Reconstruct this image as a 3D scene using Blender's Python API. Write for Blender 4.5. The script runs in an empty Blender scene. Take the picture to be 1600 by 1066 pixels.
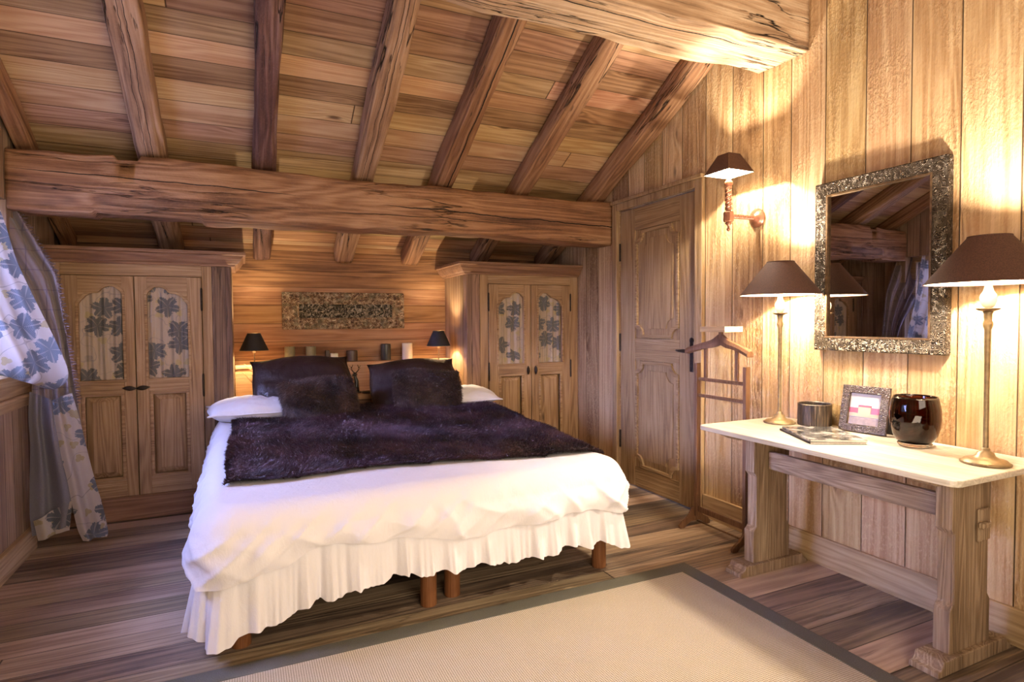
import bpy, bmesh, math, random
import numpy as np
from mathutils import Vector, Matrix, noise
random.seed(7)
PI = math.pi
C = bpy.context.scene.collection
sc = bpy.context.scene

# ------------------------------------------------------------------ camera
CAM_H = 1.3
FPX, YAW, PIT, ROLL = 911.5, math.radians(24.79), math.radians(1.87), math.radians(-0.43)
_F = Vector((math.sin(YAW)*math.cos(PIT), math.cos(YAW)*math.cos(PIT), -math.sin(PIT)))
_R0 = Vector((math.cos(YAW), -math.sin(YAW), 0)); _U0 = _R0.cross(_F)
_R = _R0*math.cos(ROLL)+_U0*math.sin(ROLL); _U = -_R0*math.sin(ROLL)+_U0*math.cos(ROLL)
cam = bpy.data.cameras.new('camera'); camo = bpy.data.objects.new('camera', cam); C.objects.link(camo)
cam.sensor_width = 36; cam.lens = FPX/1600*36; cam.clip_start = .05
camo.matrix_world = Matrix(((_R.x, _U.x, -_F.x, 0), (_R.y, _U.y, -_F.y, 0), (_R.z, _U.z, -_F.z, CAM_H), (0, 0, 0, 1)))
sc.camera = camo
def at(x, y, ax, val):            # point of the plane ax=val seen at pixel x, y of the photo
    d = _F*FPX+_R*(x-800)+_U*(533-y); i = 'XYZ'.index(ax); o = Vector((0, 0, CAM_H))
    return o+d*((val-o[i])/d[i])
# ------------------------------------------------------------------ world, daylight, added fill light, exposure
w = bpy.data.worlds.new('sky'); sc.world = w; w.use_nodes = True
bg = w.node_tree.nodes['Background']; bg.inputs[0].default_value = (.42, .55, 1, 1); bg.inputs[1].default_value = 2
sc.view_settings.view_transform = 'Standard'; sc.view_settings.look = 'None'
sc.view_settings.gamma = 1; sc.view_settings.use_curve_mapping = False
sc.view_settings.exposure = 0.12
def area(name, loc, target, sx, sy, energy, col, spread=PI):
    l = bpy.data.lights.new(name, 'AREA'); l.shape = 'RECTANGLE'; l.size = sx; l.size_y = sy; l.energy = energy; l.color = col
    o = bpy.data.objects.new(name, l); C.objects.link(o); o.location = loc
    o.rotation_euler = (Vector(target)-Vector(loc)).to_track_quat('-Z', 'Y').to_euler(); l.spread = spread; return o
area('window_daylight', (-1.75, 3.05, 1.65), (0.1, 3.2, .5), 1.6, 1.1, 300, (.38, .45, 1), 1.15)
area('fill_warm', (1.0, -1.4, 2.3), (.8, 3.4, 1.9), 2.2, 1.4, 66, (1, .84, .66))  # unseen soft fill added behind the camera to brighten the whole room
area('fill_upward', (.8, .3, .5), (.8, 2.6, 3.2), 1.6, 1.0, 44, (1, .82, .60))  # second added fill, low and aimed up to lift ceiling and rafters

# ------------------------------------------------------------------ node helpers
class NT:
    def __init__(s, name):
        s.m = bpy.data.materials.new(name); s.m.use_nodes = True; s.t = s.m.node_tree; s.n = s.t.nodes; s.l = s.t.links
        s.p = s.n['Principled BSDF']
    def node(s, k, **kw):
        o = s.n.new(k)
        for a, b in kw.items(): setattr(o, a, b)
        return o
    def inp(s, sock, v):
        if v is None: return
        if hasattr(v, 'is_output'): s.l.new(v, sock)
        else: sock.default_value = v
    def math(s, op, a, b=None, c=None, clamp=False):
        o = s.node('ShaderNodeMath', operation=op, use_clamp=clamp)
        s.inp(o.inputs[0], a); s.inp(o.inputs[1], b); s.inp(o.inputs[2], c); return o.outputs[0]
    def comb(s, x, y, z):
        o = s.node('ShaderNodeCombineXYZ'); s.inp(o.inputs[0], x); s.inp(o.inputs[1], y); s.inp(o.inputs[2], z); return o.outputs[0]
    def xyz(s, v):
        o = s.node('ShaderNodeSeparateXYZ'); s.inp(o.inputs[0], v); return o.outputs
    def coord(s): return s.node('ShaderNodeTexCoord').outputs['Object']
    def noise(s, v, scale, detail=3, rough=.55, dist=0):
        o = s.node('ShaderNodeTexNoise'); s.inp(o.inputs['Vector'], v); o.inputs['Scale'].default_value = scale
        o.inputs['Detail'].default_value = detail; o.inputs['Roughness'].default_value = rough; o.inputs['Distortion'].default_value = dist
        return o.outputs['Fac']
    def vor(s, v, scale, feature='F1', dim='3D', rnd=1., w=None):
        o = s.node('ShaderNodeTexVoronoi', voronoi_dimensions=dim, feature=feature)
        if w is not None: s.inp(o.inputs['W'], w)
        elif v is not None: s.inp(o.inputs['Vector'], v)
        o.inputs['Scale'].default_value = scale; o.inputs['Randomness'].default_value = rnd; return o.outputs
    def ramp(s, f, stops, interp='LINEAR'):
        o = s.node('ShaderNodeValToRGB'); o.color_ramp.interpolation = interp; e = o.color_ramp.elements
        while len(e) < len(stops): e.new(.5)
        for k, (p, c) in zip(e, stops): k.position = p; k.color = (*c, 1) if len(c) == 3 else c
        s.inp(o.inputs[0], f); return o.outputs[0]
    def mix(s, f, a, b, mode='MIX'):
        o = s.node('ShaderNodeMix', data_type='RGBA', blend_type=mode)
        s.inp(o.inputs[0], f)
        for k, v in ((6, a), (7, b)):
            s.inp(o.inputs[k], (*v, 1) if isinstance(v, tuple) and len(v) == 3 else v)
        return o.outputs[2]
    def range(s, v, a, b, c=0., d=1.):
        o = s.node('ShaderNodeMapRange'); s.inp(o.inputs[0], v)
        for i, k in enumerate((a, b, c, d)): o.inputs[i+1].default_value = k
        return o.outputs[0]
    def bump(s, h, strength, dist=.01, normal=None):
        o = s.node('ShaderNodeBump'); o.inputs['Strength'].default_value = strength; o.inputs['Distance'].default_value = dist
        s.inp(o.inputs['Height'], h); s.inp(o.inputs['Normal'], normal); return o.outputs[0]
    def out(s, col, rough=.6, normal=None, **kw):
        s.inp(s.p.inputs['Base Color'], (*col, 1) if isinstance(col, tuple) and len(col) == 3 else col)
        s.inp(s.p.inputs['Roughness'], rough); s.inp(s.p.inputs['Normal'], normal)
        for k, v in kw.items(): s.inp(s.p.inputs[k.replace('_', ' ')], v)
        return s.m

def wood(name, dark, mid, light, along='Z', across='Y', width=None, length=None, rnd=.45, rough=.62, knots=.5,
         crack=0., speck=0., var=.35, tint=(.5, .5, .5), bump=.5, grain=1., gapw=.012, streak=1., hue=.07, lcrack=()):
    """weathered softwood; width = board width, length = board length (None for a solid timber)"""
    s = NT(name); o = s.coord(); x = s.xyz(o); ix = 'XYZ'.index
    A = x[ix(along)]; B = x[ix(across)]; T = x[[k for k in range(3) if k not in (ix(along), ix(across))][0]]
    r = 0.; gap = None; rc = None
    if width:
        bw = s.math('DIVIDE', B, width)
        v = s.vor(None, 1, 'F1', '1D', rnd, w=bw); e = s.vor(None, 1, 'DISTANCE_TO_EDGE', '1D', rnd, w=bw)
        rx = s.xyz(v['Color']); r = rx[0]; gap = s.range(e['Distance'], gapw*.4, gapw*1.4, 1, 0)
        if length:
            q = s.math('ADD', s.math('DIVIDE', A, length), s.math('MULTIPLY', r, 9.7)); fl = s.math('FLOOR', q)
            wn = s.node('ShaderNodeTexWhiteNoise', noise_dimensions='2D'); s.inp(wn.inputs['Vector'], s.comb(fl, r, 0))
            r = wn.outputs['Value']; rc = wn.outputs['Color']
            fr = s.math('FRACT', q); de = s.math('MINIMUM', fr, s.math('SUBTRACT', 1., fr))
            gap = s.math('MAXIMUM', gap, s.range(de, .0008*2/length, .0025*2/length, 1, 0))
        else: rc = v['Color']
    off = s.math('MULTIPLY', r, 37.) if width else 3.
    Ao = s.math('ADD', A, off)
    v1 = s.comb(s.math('MULTIPLY', Ao, .22*grain), s.math('MULTIPLY', B, 4.5*grain), s.math('MULTIPLY', T, 4.5*grain))
    low = s.noise(v1, 1.5, 1.5, .4, .25)
    vk = s.comb(s.math('MULTIPLY', Ao, 1.9), s.math('MULTIPLY', B, 5.5), s.math('MULTIPLY', T, 5.5))
    kn = s.vor(vk, .9)['Distance']
    kf = s.range(kn, 0, .34, 1, 0); kf = s.math('POWER', kf, 2.)
    ph = s.math('ADD', s.math('MULTIPLY', low, 75.), s.math('MULTIPLY', kf, 14.*knots))
    rings = s.math('MULTIPLY_ADD', s.math('SINE', ph), .5, .5)
    v2 = s.comb(s.math('MULTIPLY', Ao, 1.6*grain), s.math('MULTIPLY', B, 75.*grain), s.math('MULTIPLY', T, 75.*grain))
    fine = s.noise(v2, 1.3, 4, .6)
    v3 = s.comb(s.math('MULTIPLY', Ao, .9), s.math('MULTIPLY', B, 9.), s.math('MULTIPLY', T, 9.))
    strk = s.noise(v3, 1., 4, .6, .3)
    blot = s.noise(s.comb(Ao, B, T), 2.6, 4, .6)
    f = s.math('MULTIPLY_ADD', rings, .13, .065)
    f = s.math('ADD', f, s.math('MULTIPLY', fine, .42)); f = s.math('ADD', f, s.math('MULTIPLY', strk, .42*streak))
    f = s.math('ADD', f, s.math('MULTIPLY', blot, .2))
    if width: f = s.math('ADD', f, s.math('MULTIPLY', s.math('SUBTRACT', r, .5), var))
    f = s.math('SUBTRACT', f, s.math('MULTIPLY', .21, streak))
    col = s.ramp(f, [(.2, dark), (.43, mid), (.66, light)])
    if rc is not None: col = s.mix(hue, col, rc, 'SOFT_LIGHT')
    kd = s.math('MULTIPLY', s.range(kn, .045, .10, 1, 0), knots, clamp=True)
    col = s.mix(s.math('MULTIPLY', kd, .9), col, tuple(k*.35 for k in dark))
    h = s.math('MULTIPLY_ADD', fine, .5, s.math('MULTIPLY', rings, .35))
    if crack:
        vc = s.comb(s.math('MULTIPLY', Ao, .5), s.math('MULTIPLY', B, 6.), s.math('MULTIPLY', T, 6.))
        cn = s.noise(vc, 1.1, 5, .55, .25); cr = s.math('ABSOLUTE', s.math('SUBTRACT', cn, .5))
        msk = s.range(s.noise(s.comb(s.math('MULTIPLY', Ao, .8), s.math('MULTIPLY', B, 2.), T), 1.3, 2), .47, .56, 0, 1)
        cr = s.math('MULTIPLY', s.range(cr, .002, .009, 1, 0), msk); cr = s.math('MULTIPLY', cr, crack, clamp=True)
        col = s.mix(cr, col, (.012, .007, .004)); h = s.math('SUBTRACT', h, s.math('MULTIPLY', cr, 2.5))
    for (pos, slope, amp, a0, a1, cw) in lcrack:
        ctr = s.math('MULTIPLY_ADD', A, slope, s.math('MULTIPLY_ADD', s.noise(s.comb(A, 0., 0.), 3.5, 3), amp, pos-amp/2))
        dd = s.math('ABSOLUTE', s.math('SUBTRACT', B, ctr)); wdt = s.math('MULTIPLY', s.range(A, a0, a0+.25, 0, cw), s.range(A, a1-.25, a1, 1, 0))
        lm = s.math('LESS_THAN', dd, wdt); col = s.mix(lm, col, (.012, .006, .003)); h = s.math('SUBTRACT', h, s.math('MULTIPLY', lm, 2.5))
    if speck:
        sp = s.noise(s.comb(s.math('MULTIPLY', Ao, .5), B, T), 110, 2, .6)
        spm = s.range(s.noise(s.comb(Ao, B, T), 3.3, 2), .4, .6, .25, 1)
        h = s.math('ADD', h, s.math('MULTIPLY', s.math('MULTIPLY', sp, spm), 1.6*speck))
        col = s.mix(s.math('MULTIPLY', s.range(sp, .52, .66, 0, .45*speck), spm), col, light)
    if gap is not None:
        col = s.mix(s.math('MULTIPLY', gap, .88), col, tuple(k*.22 for k in dark)); h = s.math('SUBTRACT', h, s.math('MULTIPLY', gap, 2.2))
    return s.out(col, s.range(fine, .3, .7, rough-.08, rough+.12), s.bump(h, bump, .004), Specular_IOR_Level=.3)

def plain(name, col, rough=.5, metal=0., nscale=0, namt=.15, bump=0., **kw):
    s = NT(name); c = col; nrm = None
    if nscale:
        n = s.noise(s.coord(), nscale, 4); c = s.mix(s.range(n, .35, .65), tuple(k*(1-namt) for k in col), tuple(min(1, k*(1+namt)) for k in col))
        if bump: nrm = s.bump(n, bump, .003)
    return s.out(c, rough, nrm, Metallic=metal, **kw)

def emit(name, col, strength):
    s = NT(name); return s.out(col, .5, None, Emission_Color=(*col, 1), Emission_Strength=strength)

def floral(name, base, leafc, trans=0.):
    """cream cloth printed with vine leaves, in object x/z"""
    s = NT(name); x = s.xyz(s.coord()); u = s.math('ADD', x[0], s.math('MULTIPLY', x[1], .6)); wz = x[2]
    wv = s.noise(s.comb(u, wz, 0), 700, 1)
    def leaves(scale, dx, size, petals, thr):
        P = s.comb(s.math('ADD', s.math('MULTIPLY', u, scale), dx), s.math('MULTIPLY', wz, scale), 0)
        v = s.vor(P, 1, 'F1', '2D', .75); d = s.node('ShaderNodeVectorMath', operation='SUBTRACT')
        s.inp(d.inputs[0], P); s.inp(d.inputs[1], v['Position']); q = s.xyz(d.outputs[0])
        ang = s.math('ARCTAN2', q[1], q[0]); rr = s.xyz(v['Color'])
        a2 = s.math('MULTIPLY_ADD', ang, petals/2., s.math('MULTIPLY', rr[0], 6.))
        pet = s.math('ABSOLUTE', s.math('COSINE', a2))
        jag = s.noise(P, 16, 2); R = s.math('MULTIPLY', size, s.math('MULTIPLY_ADD', pet, .42, s.math('MULTIPLY_ADD', jag, .55, .28)))
        m = s.math('LESS_THAN', v['Distance'], R)
        keep = s.math('GREATER_THAN', rr[1], thr)
        vein = s.math('GREATER_THAN', pet, .985); vein2 = s.math('GREATER_THAN', s.math('SINE', s.math('MULTIPLY', v['Distance'], 150.)), .6)
        return s.math('MULTIPLY', m, keep), s.math('MAXIMUM', vein, s.math('MULTIPLY', vein2, .5)), rr[2]
    m1, v1, r1 = leaves(6.6, 0, .50, 5, .30); m2, v2, r2 = leaves(12., 4.3, .30, 3, .5)
    col = s.mix(s.range(wv, .3, .7), tuple(k*.93 for k in base), base)
    stem = s.math('LESS_THAN', s.math('ABSOLUTE', s.math('SUBTRACT', s.noise(s.comb(u, wz, 0), 6, 1), .5)), .006)
    col = s.mix(s.math('MULTIPLY', stem, .6), col, (.25, .22, .2))
    col = s.mix(s.math('MULTIPLY', m2, .8), col, (.42, .33, .16))
    lc = s.mix(r1, leafc, tuple(k*1.7 for k in leafc)); lc = s.mix(s.math('MULTIPLY', v1, .45), lc, base)
    col = s.mix(s.math('MULTIPLY', m1, .9), col, lc)
    m = s.out(col, .85, s.bump(wv, .15, .002), Sheen_Weight=.2)
    if trans:
        tr = s.node('ShaderNodeBsdfTranslucent'); s.inp(tr.inputs[0], col); mx = s.node('ShaderNodeMixShader'); mx.inputs[0].default_value = trans
        s.l.new(s.p.outputs[0], mx.inputs[1]); s.l.new(tr.outputs[0], mx.inputs[2]); s.l.new(mx.outputs[0], s.n['Material Output'].inputs[0])
    return m

# ------------------------------------------------------------------ mesh helpers
class MB:
    def __init__(s): s.bm = bmesh.new()
    def box(s, x0, x1, y0, y1, z0, z1):
        v = [s.bm.verts.new((x, y, z)) for x in (x0, x1) for y in (y0, y1) for z in (z0, z1)]
        for f in ((0, 1, 3, 2), (4, 6, 7, 5), (0, 4, 5, 1), (2, 3, 7, 6), (0, 2, 6, 4), (1, 5, 7, 3)): s.bm.faces.new([v[i] for i in f])
        return s
    def prism(s, poly, a, b, axis='Y'):
        """poly in the plane normal to axis (X: y,z / Y: x,z / Z: x,y), extruded from a to b"""
        def P(p, k):
            return {'X': (k, p[0], p[1]), 'Y': (p[0], k, p[1]), 'Z': (p[0], p[1], k)}[axis]
        A = [s.bm.verts.new(P(p, a)) for p in poly]; B = [s.bm.verts.new(P(p, b)) for p in poly]; n = len(poly)
        s.bm.faces.new(A); s.bm.faces.new(B[::-1])
        for i in range(n): s.bm.faces.new((A[i], B[i], B[(i+1) % n], A[(i+1) % n]))
        return s
    def ring(s, outer, inner, a, b, axis='Y'):
        """flat frame between two outlines with the same number of points"""
        def P(p, k):
            return {'X': (k, p[0], p[1]), 'Y': (p[0], k, p[1]), 'Z': (p[0], p[1], k)}[axis]
        n = len(outer); V = [[s.bm.verts.new(P(p, k)) for p in q] for q in (outer, inner) for k in (a, b)]
        for i in range(n):
            j = (i+1) % n
            for q, r in ((0, 1), (1, 3), (3, 2), (2, 0)): s.bm.faces.new((V[q][i], V[q][j], V[r][j], V[r][i]))
        return s
    def tube(s, pts, rad, n=12, cap=True):
        pts = [Vector(p) for p in pts]; rad = rad if isinstance(rad, (list, tuple)) else [rad]*len(pts); rings = []; up = None
        for i, p in enumerate(pts):
            d = (pts[min(i+1, len(pts)-1)]-pts[max(i-1, 0)]).normalized()
            if up is None: up = Vector((0, 0, 1)) if abs(d.z) < .9 else Vector((1, 0, 0))
            a = d.cross(up).normalized(); b = d.cross(a).normalized(); up = -b if False else up
            rings.append([s.bm.verts.new(p+a*math.cos(2*PI*k/n)*rad[i]+b*math.sin(2*PI*k/n)*rad[i]) for k in range(n)])
        for i in range(len(rings)-1):
            for k in range(n): s.bm.faces.new((rings[i][k], rings[i][(k+1) % n], rings[i+1][(k+1) % n], rings[i+1][k]))
        if cap: s.bm.faces.new(rings[0][::-1]); s.bm.faces.new(rings[-1])
        return s
    def lathe(s, prof, c=(0, 0, 0), n=32, closed=False, mat=None):
        c = Vector(c); rings = []; mat = mat or Matrix()
        for r, z in prof:
            if r < 1e-6: rings.append([s.bm.verts.new(mat @ (c+Vector((0, 0, z))))])
            else: rings.append([s.bm.verts.new(mat @ (c+Vector((r*math.cos(2*PI*k/n), r*math.sin(2*PI*k/n), z)))) for k in range(n)])
        m = len(rings)
        for i in range(m if closed else m-1):
            a, b = rings[i], rings[(i+1) % m]
            for k in range(n):
                q = [a[k % len(a)], a[(k+1) % n % len(a)], b[(k+1) % n % len(b)], b[k % len(b)]]
                u = [];  [u.append(t) for t in q if t not in u]
                if len(u) > 2: s.bm.faces.new(u)
        return s
    def grid(s, fn, nu, nv, wrapu=False):
        V = [[s.bm.verts.new(fn(i/(nu if wrapu else nu-1), j/(nv-1))) for j in range(nv)] for i in range(nu)]
        for i in range(nu if wrapu else nu-1):
            for j in range(nv-1): s.bm.faces.new((V[i][j], V[(i+1) % nu][j], V[(i+1) % nu][j+1], V[i][j+1]))
        return s
    def xf(s, m): bmesh.ops.transform(s.bm, matrix=m, verts=s.bm.verts); return s
    def build(s, name, mat, parent=None, bevel=0, seg=2, smooth=False, solid=0, sub=0, auto=None):
        bmesh.ops.recalc_face_normals(s.bm, faces=s.bm.faces)
        me = bpy.data.meshes.new(name); s.bm.to_mesh(me); s.bm.free(); me.materials.append(mat)
        if smooth: me.polygons.foreach_set('use_smooth', [True]*len(me.polygons))
        o = bpy.data.objects.new(name, me); C.objects.link(o)
        if parent is not None:
            o.parent = parent; q = parent; off = Vector()
            while q is not None: off += Vector(q.location); q = q.parent
            o.location = -off
        if solid: m = o.modifiers.new('t', 'SOLIDIFY'); m.thickness = solid; m.offset = 0
        if sub: m = o.modifiers.new('s', 'SUBSURF'); m.levels = sub; m.render_levels = sub
        if bevel: m = o.modifiers.new('b', 'BEVEL'); m.width = bevel; m.segments = seg; m.limit_method = 'ANGLE'; m.angle_limit = math.radians(35)
        return o
def thing(name, label, cat, loc=(0, 0, 0), group=None):
    o = bpy.data.objects.new(name, None); C.objects.link(o); o.empty_display_size = .05; o.location = loc
    return tag(o, label, cat, group)
def tag(o, label=None, cat=None, group=None, kind=None):
    if label: o['label'] = label
    if cat: o['category'] = cat
    if group: o['group'] = group
    if kind: o['kind'] = kind
    return o
def struct(o): o['kind'] = 'structure'; return o
def nz(x, y=0., z=0.): return noise.noise(Vector((x, y, z)))
def sst(a, b, x): t = max(0., min(1., (x-a)/(b-a))); return t*t*(3-2*t)
def lerp(pts, x):
    if x <= pts[0][0]: return pts[0][1]
    for (a, b), (c, d) in zip(pts, pts[1:]):
        if x <= c: t = (x-a)/(c-a); t = t*t*(3-2*t); return b+(d-b)*t
    return pts[-1][1]

# ------------------------------------------------------------------ materials
M = {}
M['wall'] = wood('right_wall_boards', (.19, .095, .038), (.43, .265, .125), (.66, .48, .27), 'Z', 'Y', .215, None, .4, speck=1., knots=.9, bump=.9, gapw=.010, var=.24)
M['wallL'] = wood('left_wall_boards', (.12, .07, .04), (.30, .20, .125), (.48, .35, .23), 'Z', 'Y', .13, None, .5, knots=.5, gapw=.025, var=.4)
M['wallN'] = wood('niche_boards', (.10, .04, .014), (.34, .165, .068), (.54, .31, .145), 'X', 'Z', .15, None, .3, knots=.35, gapw=.012, var=.3, grain=1.2, streak=1.2)
M['ceil'] = wood('ceiling_boards', (.20, .092, .040), (.44, .25, .125), (.62, .42, .24), 'X', 'Y', .135, 6.3, .2, knots=.9, gapw=.014, var=.26, hue=.16, streak=.8)
M['beam'] = wood('old_timber', (.05, .02, .009), (.26, .125, .058), (.46, .265, .14), 'X', 'Z', None, crack=1, knots=.4, bump=1., speck=.3, streak=1.3, lcrack=((.055, -.02, .03, .0, 1.5, .003), (.045, -.02, .05, 2.0, 4.2, .0042), (-.06, 0., .04, 1.6, 3.3, .002)))
M['raft'] = wood('old_rafter_timber', (.06, .025, .011), (.28, .14, .068), (.48, .29, .16), 'X', 'Y', None, crack=1, knots=.4, bump=1., speck=.3, streak=1.3)
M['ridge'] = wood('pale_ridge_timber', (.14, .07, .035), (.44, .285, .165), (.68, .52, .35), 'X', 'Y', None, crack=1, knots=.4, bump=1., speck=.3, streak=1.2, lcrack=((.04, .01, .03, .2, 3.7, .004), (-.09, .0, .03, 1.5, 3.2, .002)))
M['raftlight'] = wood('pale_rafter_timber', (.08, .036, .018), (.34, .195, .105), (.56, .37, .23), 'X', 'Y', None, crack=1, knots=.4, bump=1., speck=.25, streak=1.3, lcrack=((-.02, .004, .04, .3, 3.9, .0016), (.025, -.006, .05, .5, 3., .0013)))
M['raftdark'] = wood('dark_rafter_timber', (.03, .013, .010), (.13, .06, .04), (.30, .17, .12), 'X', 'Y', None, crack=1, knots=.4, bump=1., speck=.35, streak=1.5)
M['raftcrack'] = wood('cracked_rafter_timber', (.05, .02, .009), (.25, .12, .055), (.44, .25, .135), 'X', 'Y', None, crack=.5, knots=.3, bump=1., speck=.2, streak=1.2, lcrack=((-.028, .006, .03, .2, 4.6, .0042),))
M['floor'] = wood('floor_planks', (.08, .052, .038), (.29, .20, .13), (.52, .385, .26), 'X', 'Y', .17, 4.7, .5, rough=.42, knots=.4, gapw=.012, var=.42, streak=1.3, crack=.3)
M['oak'] = wood('wardrobe_pine', (.12, .058, .025), (.33, .195, .092), (.50, .33, .18), 'Z', 'X', None, knots=.8, grain=1.5, rough=.55, bump=.5)
M['oakx'] = wood('wardrobe_pine_rail', (.12, .058, .025), (.33, .195, .092), (.50, .33, .18), 'X', 'Z', None, knots=.5, grain=1.5, rough=.55, bump=.5)
M['post'] = wood('wardrobe_post', (.09, .045, .025), (.21, .12, .07), (.36, .22, .13), 'Z', 'X', .07, None, .6, knots=.5, grain=1.5, var=.3, crack=.6)
M['corn'] = wood('cornice_timber', (.09, .04, .02), (.23, .115, .06), (.36, .2, .11), 'X', 'Z', None, knots=.2, grain=1.4, crack=.3)
M['sidew'] = wood('wardrobe_side_boards', (.16, .085, .04), (.33, .20, .10), (.46, .31, .17), 'Z', 'Y', .14, None, .4, knots=.5)
M['door'] = wood('door_pine', (.11, .06, .027), (.31, .195, .095), (.47, .325, .18), 'Z', 'Y', None, knots=.6, grain=1.4, bump=.6, speck=.3)
M['doorx'] = wood('door_pine_rail', (.11, .06, .027), (.31, .195, .095), (.47, .325, .18), 'Y', 'Z', None, knots=.3, grain=1.4, bump=.6)
M['base'] = wood('baseboard_pine', (.22, .13, .06), (.44, .30, .16), (.60, .44, .27), 'Y', 'Z', None, knots=.9, grain=1.2)
M['table'] = wood('limed_oak', (.08, .048, .026), (.24, .16, .095), (.44, .33, .22), 'Z', 'X', None, knots=.1, grain=2.2, bump=.8, rough=.7)
M['tabley'] = wood('limed_oak_rail', (.08, .048, .026), (.24, .16, .095), (.44, .33, .22), 'Y', 'Z', None, knots=.1, grain=2.2, bump=.8, rough=.7)
M['tabletop'] = wood('pale_table_top', (.30, .25, .19), (.50, .44, .35), (.68, .62, .52), 'Y', 'X', None, knots=.1, grain=2., rough=.45, bump=.3)
M['ledge'] = wood('headboard_oak', (.22, .11, .045), (.42, .24, .11), (.56, .36, .19), 'X', 'Z', None, knots=.2, grain=1.5)
M['valet'] = wood('valet_wood', (.06, .026, .013), (.135, .065, .032), (.21, .115, .06), 'Z', 'Y', None, knots=.1, grain=2.5, rough=.38, bump=.2)
M['leg'] = wood('bed_leg_wood', (.10, .035, .012), (.17, .065, .024), (.25, .105, .042), 'Z', 'X', None, knots=0, grain=3, rough=.35, bump=.15)
M['iron'] = plain('dark_iron', (.035, .024, .018), .5, .8, 60, .3, .3)
M['bronze'] = plain('aged_bronze', (.15, .09, .045), .42, .6, 40, .3, .2)
M['brass'] = plain('antique_brass', (.24, .165, .08), .42, .4, 50, .2, .1)
M['copper'] = plain('copper_wood_turning', (.15, .055, .028), .32, .25, 40, .3, .1)
M['porcelain'] = plain('white_porcelain', (.8, .76, .68), .3)
M['shade'] = plain('brown_silk_shade', (.075, .030, .016), .8, 0, 220, .3, .1)
M['shadein'] = plain('cream_shade_lining', (.9, .78, .58), .7)
M['shadeblk'] = plain('black_cloth_shade', (.012, .009, .008), .7, 0, 200, .3, .1)
M['bulb'] = emit('warm_bulb', (1, .78, .5), 25)
M['pewter'] = plain('hammered_pewter', (.15, .125, .10), .38, .75)
M['dark_board'] = plain('dark_cardboard', (.03, .022, .018), .8)
M['candle_g'] = plain('olive_candle', (.24, .22, .12), .45, 0, 20, .12)
M['candle_b'] = plain('brown_candle', (.07, .04, .025), .4, 0, 20, .12)
M['candle_k'] = plain('grey_black_candle', (.045, .042, .038), .3, 0, 20, .12)
M['candle_w'] = plain('ivory_candle', (.8, .68, .52), .45, Subsurface_Weight=.2)
M['wick'] = plain('burnt_wick', (.01, .01, .01), .9)
M['terracotta'] = plain('brown_basket_pot', (.16, .07, .03), .7, 0, 90, .4, .5)
M['antler'] = plain('pale_antler', (.55, .38, .2), .5, 0, 40, .25, .2)
M['blackcer'] = plain('black_ceramic', (.012, .01, .009), .25)
def mat_hammered():
    s = NT('embossed_pewter_frame'); o = s.coord(); n = s.noise(o, 26, 1, .5, .2)
    r = s.math('SINE', s.math('MULTIPLY', n, 120.)); fine = s.noise(o, 120, 2)
    c = s.ramp(s.math('MULTIPLY_ADD', r, .4, .5), [(.1, (.02, .014, .010)), (.6, (.075, .055, .04)), (.95, (.20, .16, .12))])
    return s.out(c, .38, s.bump(s.math('ADD', r, s.math('MULTIPLY', fine, .5)), .9, .003), Metallic=.65)
M['mframe'] = mat_hammered()
M['mirror'] = plain('mirror_silver', (.42, .39, .37), .015, 1.)
def mat_white():
    s = NT('white_cotton'); o = s.coord(); wv = s.noise(o, 400, 2); cr = s.noise(s.comb(*[s.math('MULTIPLY', k, q) for k, q in zip(s.xyz(o), (1, 1, .5))]), 26, 4, .65, .6)
    return s.out((.74, .71, .73), .85, s.bump(s.math('ADD', s.math('MULTIPLY', wv, .12), cr), .35, .012), Sheen_Weight=.25)
M['white'] = mat_white()
def mat_fur(name, dark, light, sh):
    s = NT(name); o = s.coord(); n = s.noise(o, 5, 4, .6, .5); f = s.noise(o, 60, 3)
    c = s.mix(s.range(s.math('MULTIPLY_ADD', f, .4, s.math('MULTIPLY', n, .6)), .38, .62), dark, light)
    return s.out(c, .5, None, Sheen_Weight=sh, Specular_IOR_Level=.2)
M['fur'] = mat_fur('dark_plum_fur', (.007, .003, .0035), (.075, .033, .035), .05)
M['fur2'] = mat_fur('brown_long_fur', (.014, .008, .006), (.10, .058, .042), .05)
def mat_satin():
    s = NT('brown_taffeta'); o = s.coord(); wv = s.noise(o, 14, 4, .6, .8)
    return s.out((.018, .0085, .006), .5, s.bump(wv, .35, .02), Specular_IOR_Level=.25)
M['satin'] = mat_satin()
def mat_rug():
    s = NT('sisal_weave'); x = s.xyz(s.coord()); f = 2*PI/.012
    a = s.math('MULTIPLY', s.math('SINE', s.math('MULTIPLY', s.math('ADD', x[0], x[1]), f*.7)), s.math('SINE', s.math('MULTIPLY', s.math('SUBTRACT', x[0], s.math('MULTIPLY', x[1], 1.)), f*.7)))
    n = s.noise(s.comb(x[0], x[1], 0), 180, 3); h = s.math('MULTIPLY_ADD', a, .5, s.math('MULTIPLY', n, .6))
    c = s.ramp(h, [(0, (.22, .17, .11)), (.35, (.46, .38, .27)), (.8, (.62, .53, .40))])
    return s.out(c, .9, s.bump(h, .6, .003))
M['rug'] = mat_rug()
def mat_border():
    s = NT('green_grey_binding'); x = s.xyz(s.coord()); n = s.noise(s.comb(x[0], x[1], 0), 260, 3)
    return s.out(s.mix(s.range(n, .3, .7), (.055, .052, .036), (.12, .11, .078)), .8, s.bump(n, .4, .002))
M['rugb'] = mat_border()
M['floral'] = floral('leaf_print_cloth', (.46, .355, .26), (.05, .06, .07))
M['floralc'] = floral('leaf_print_curtain', (.60, .52, .47), (.06, .085, .12), .45)
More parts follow.
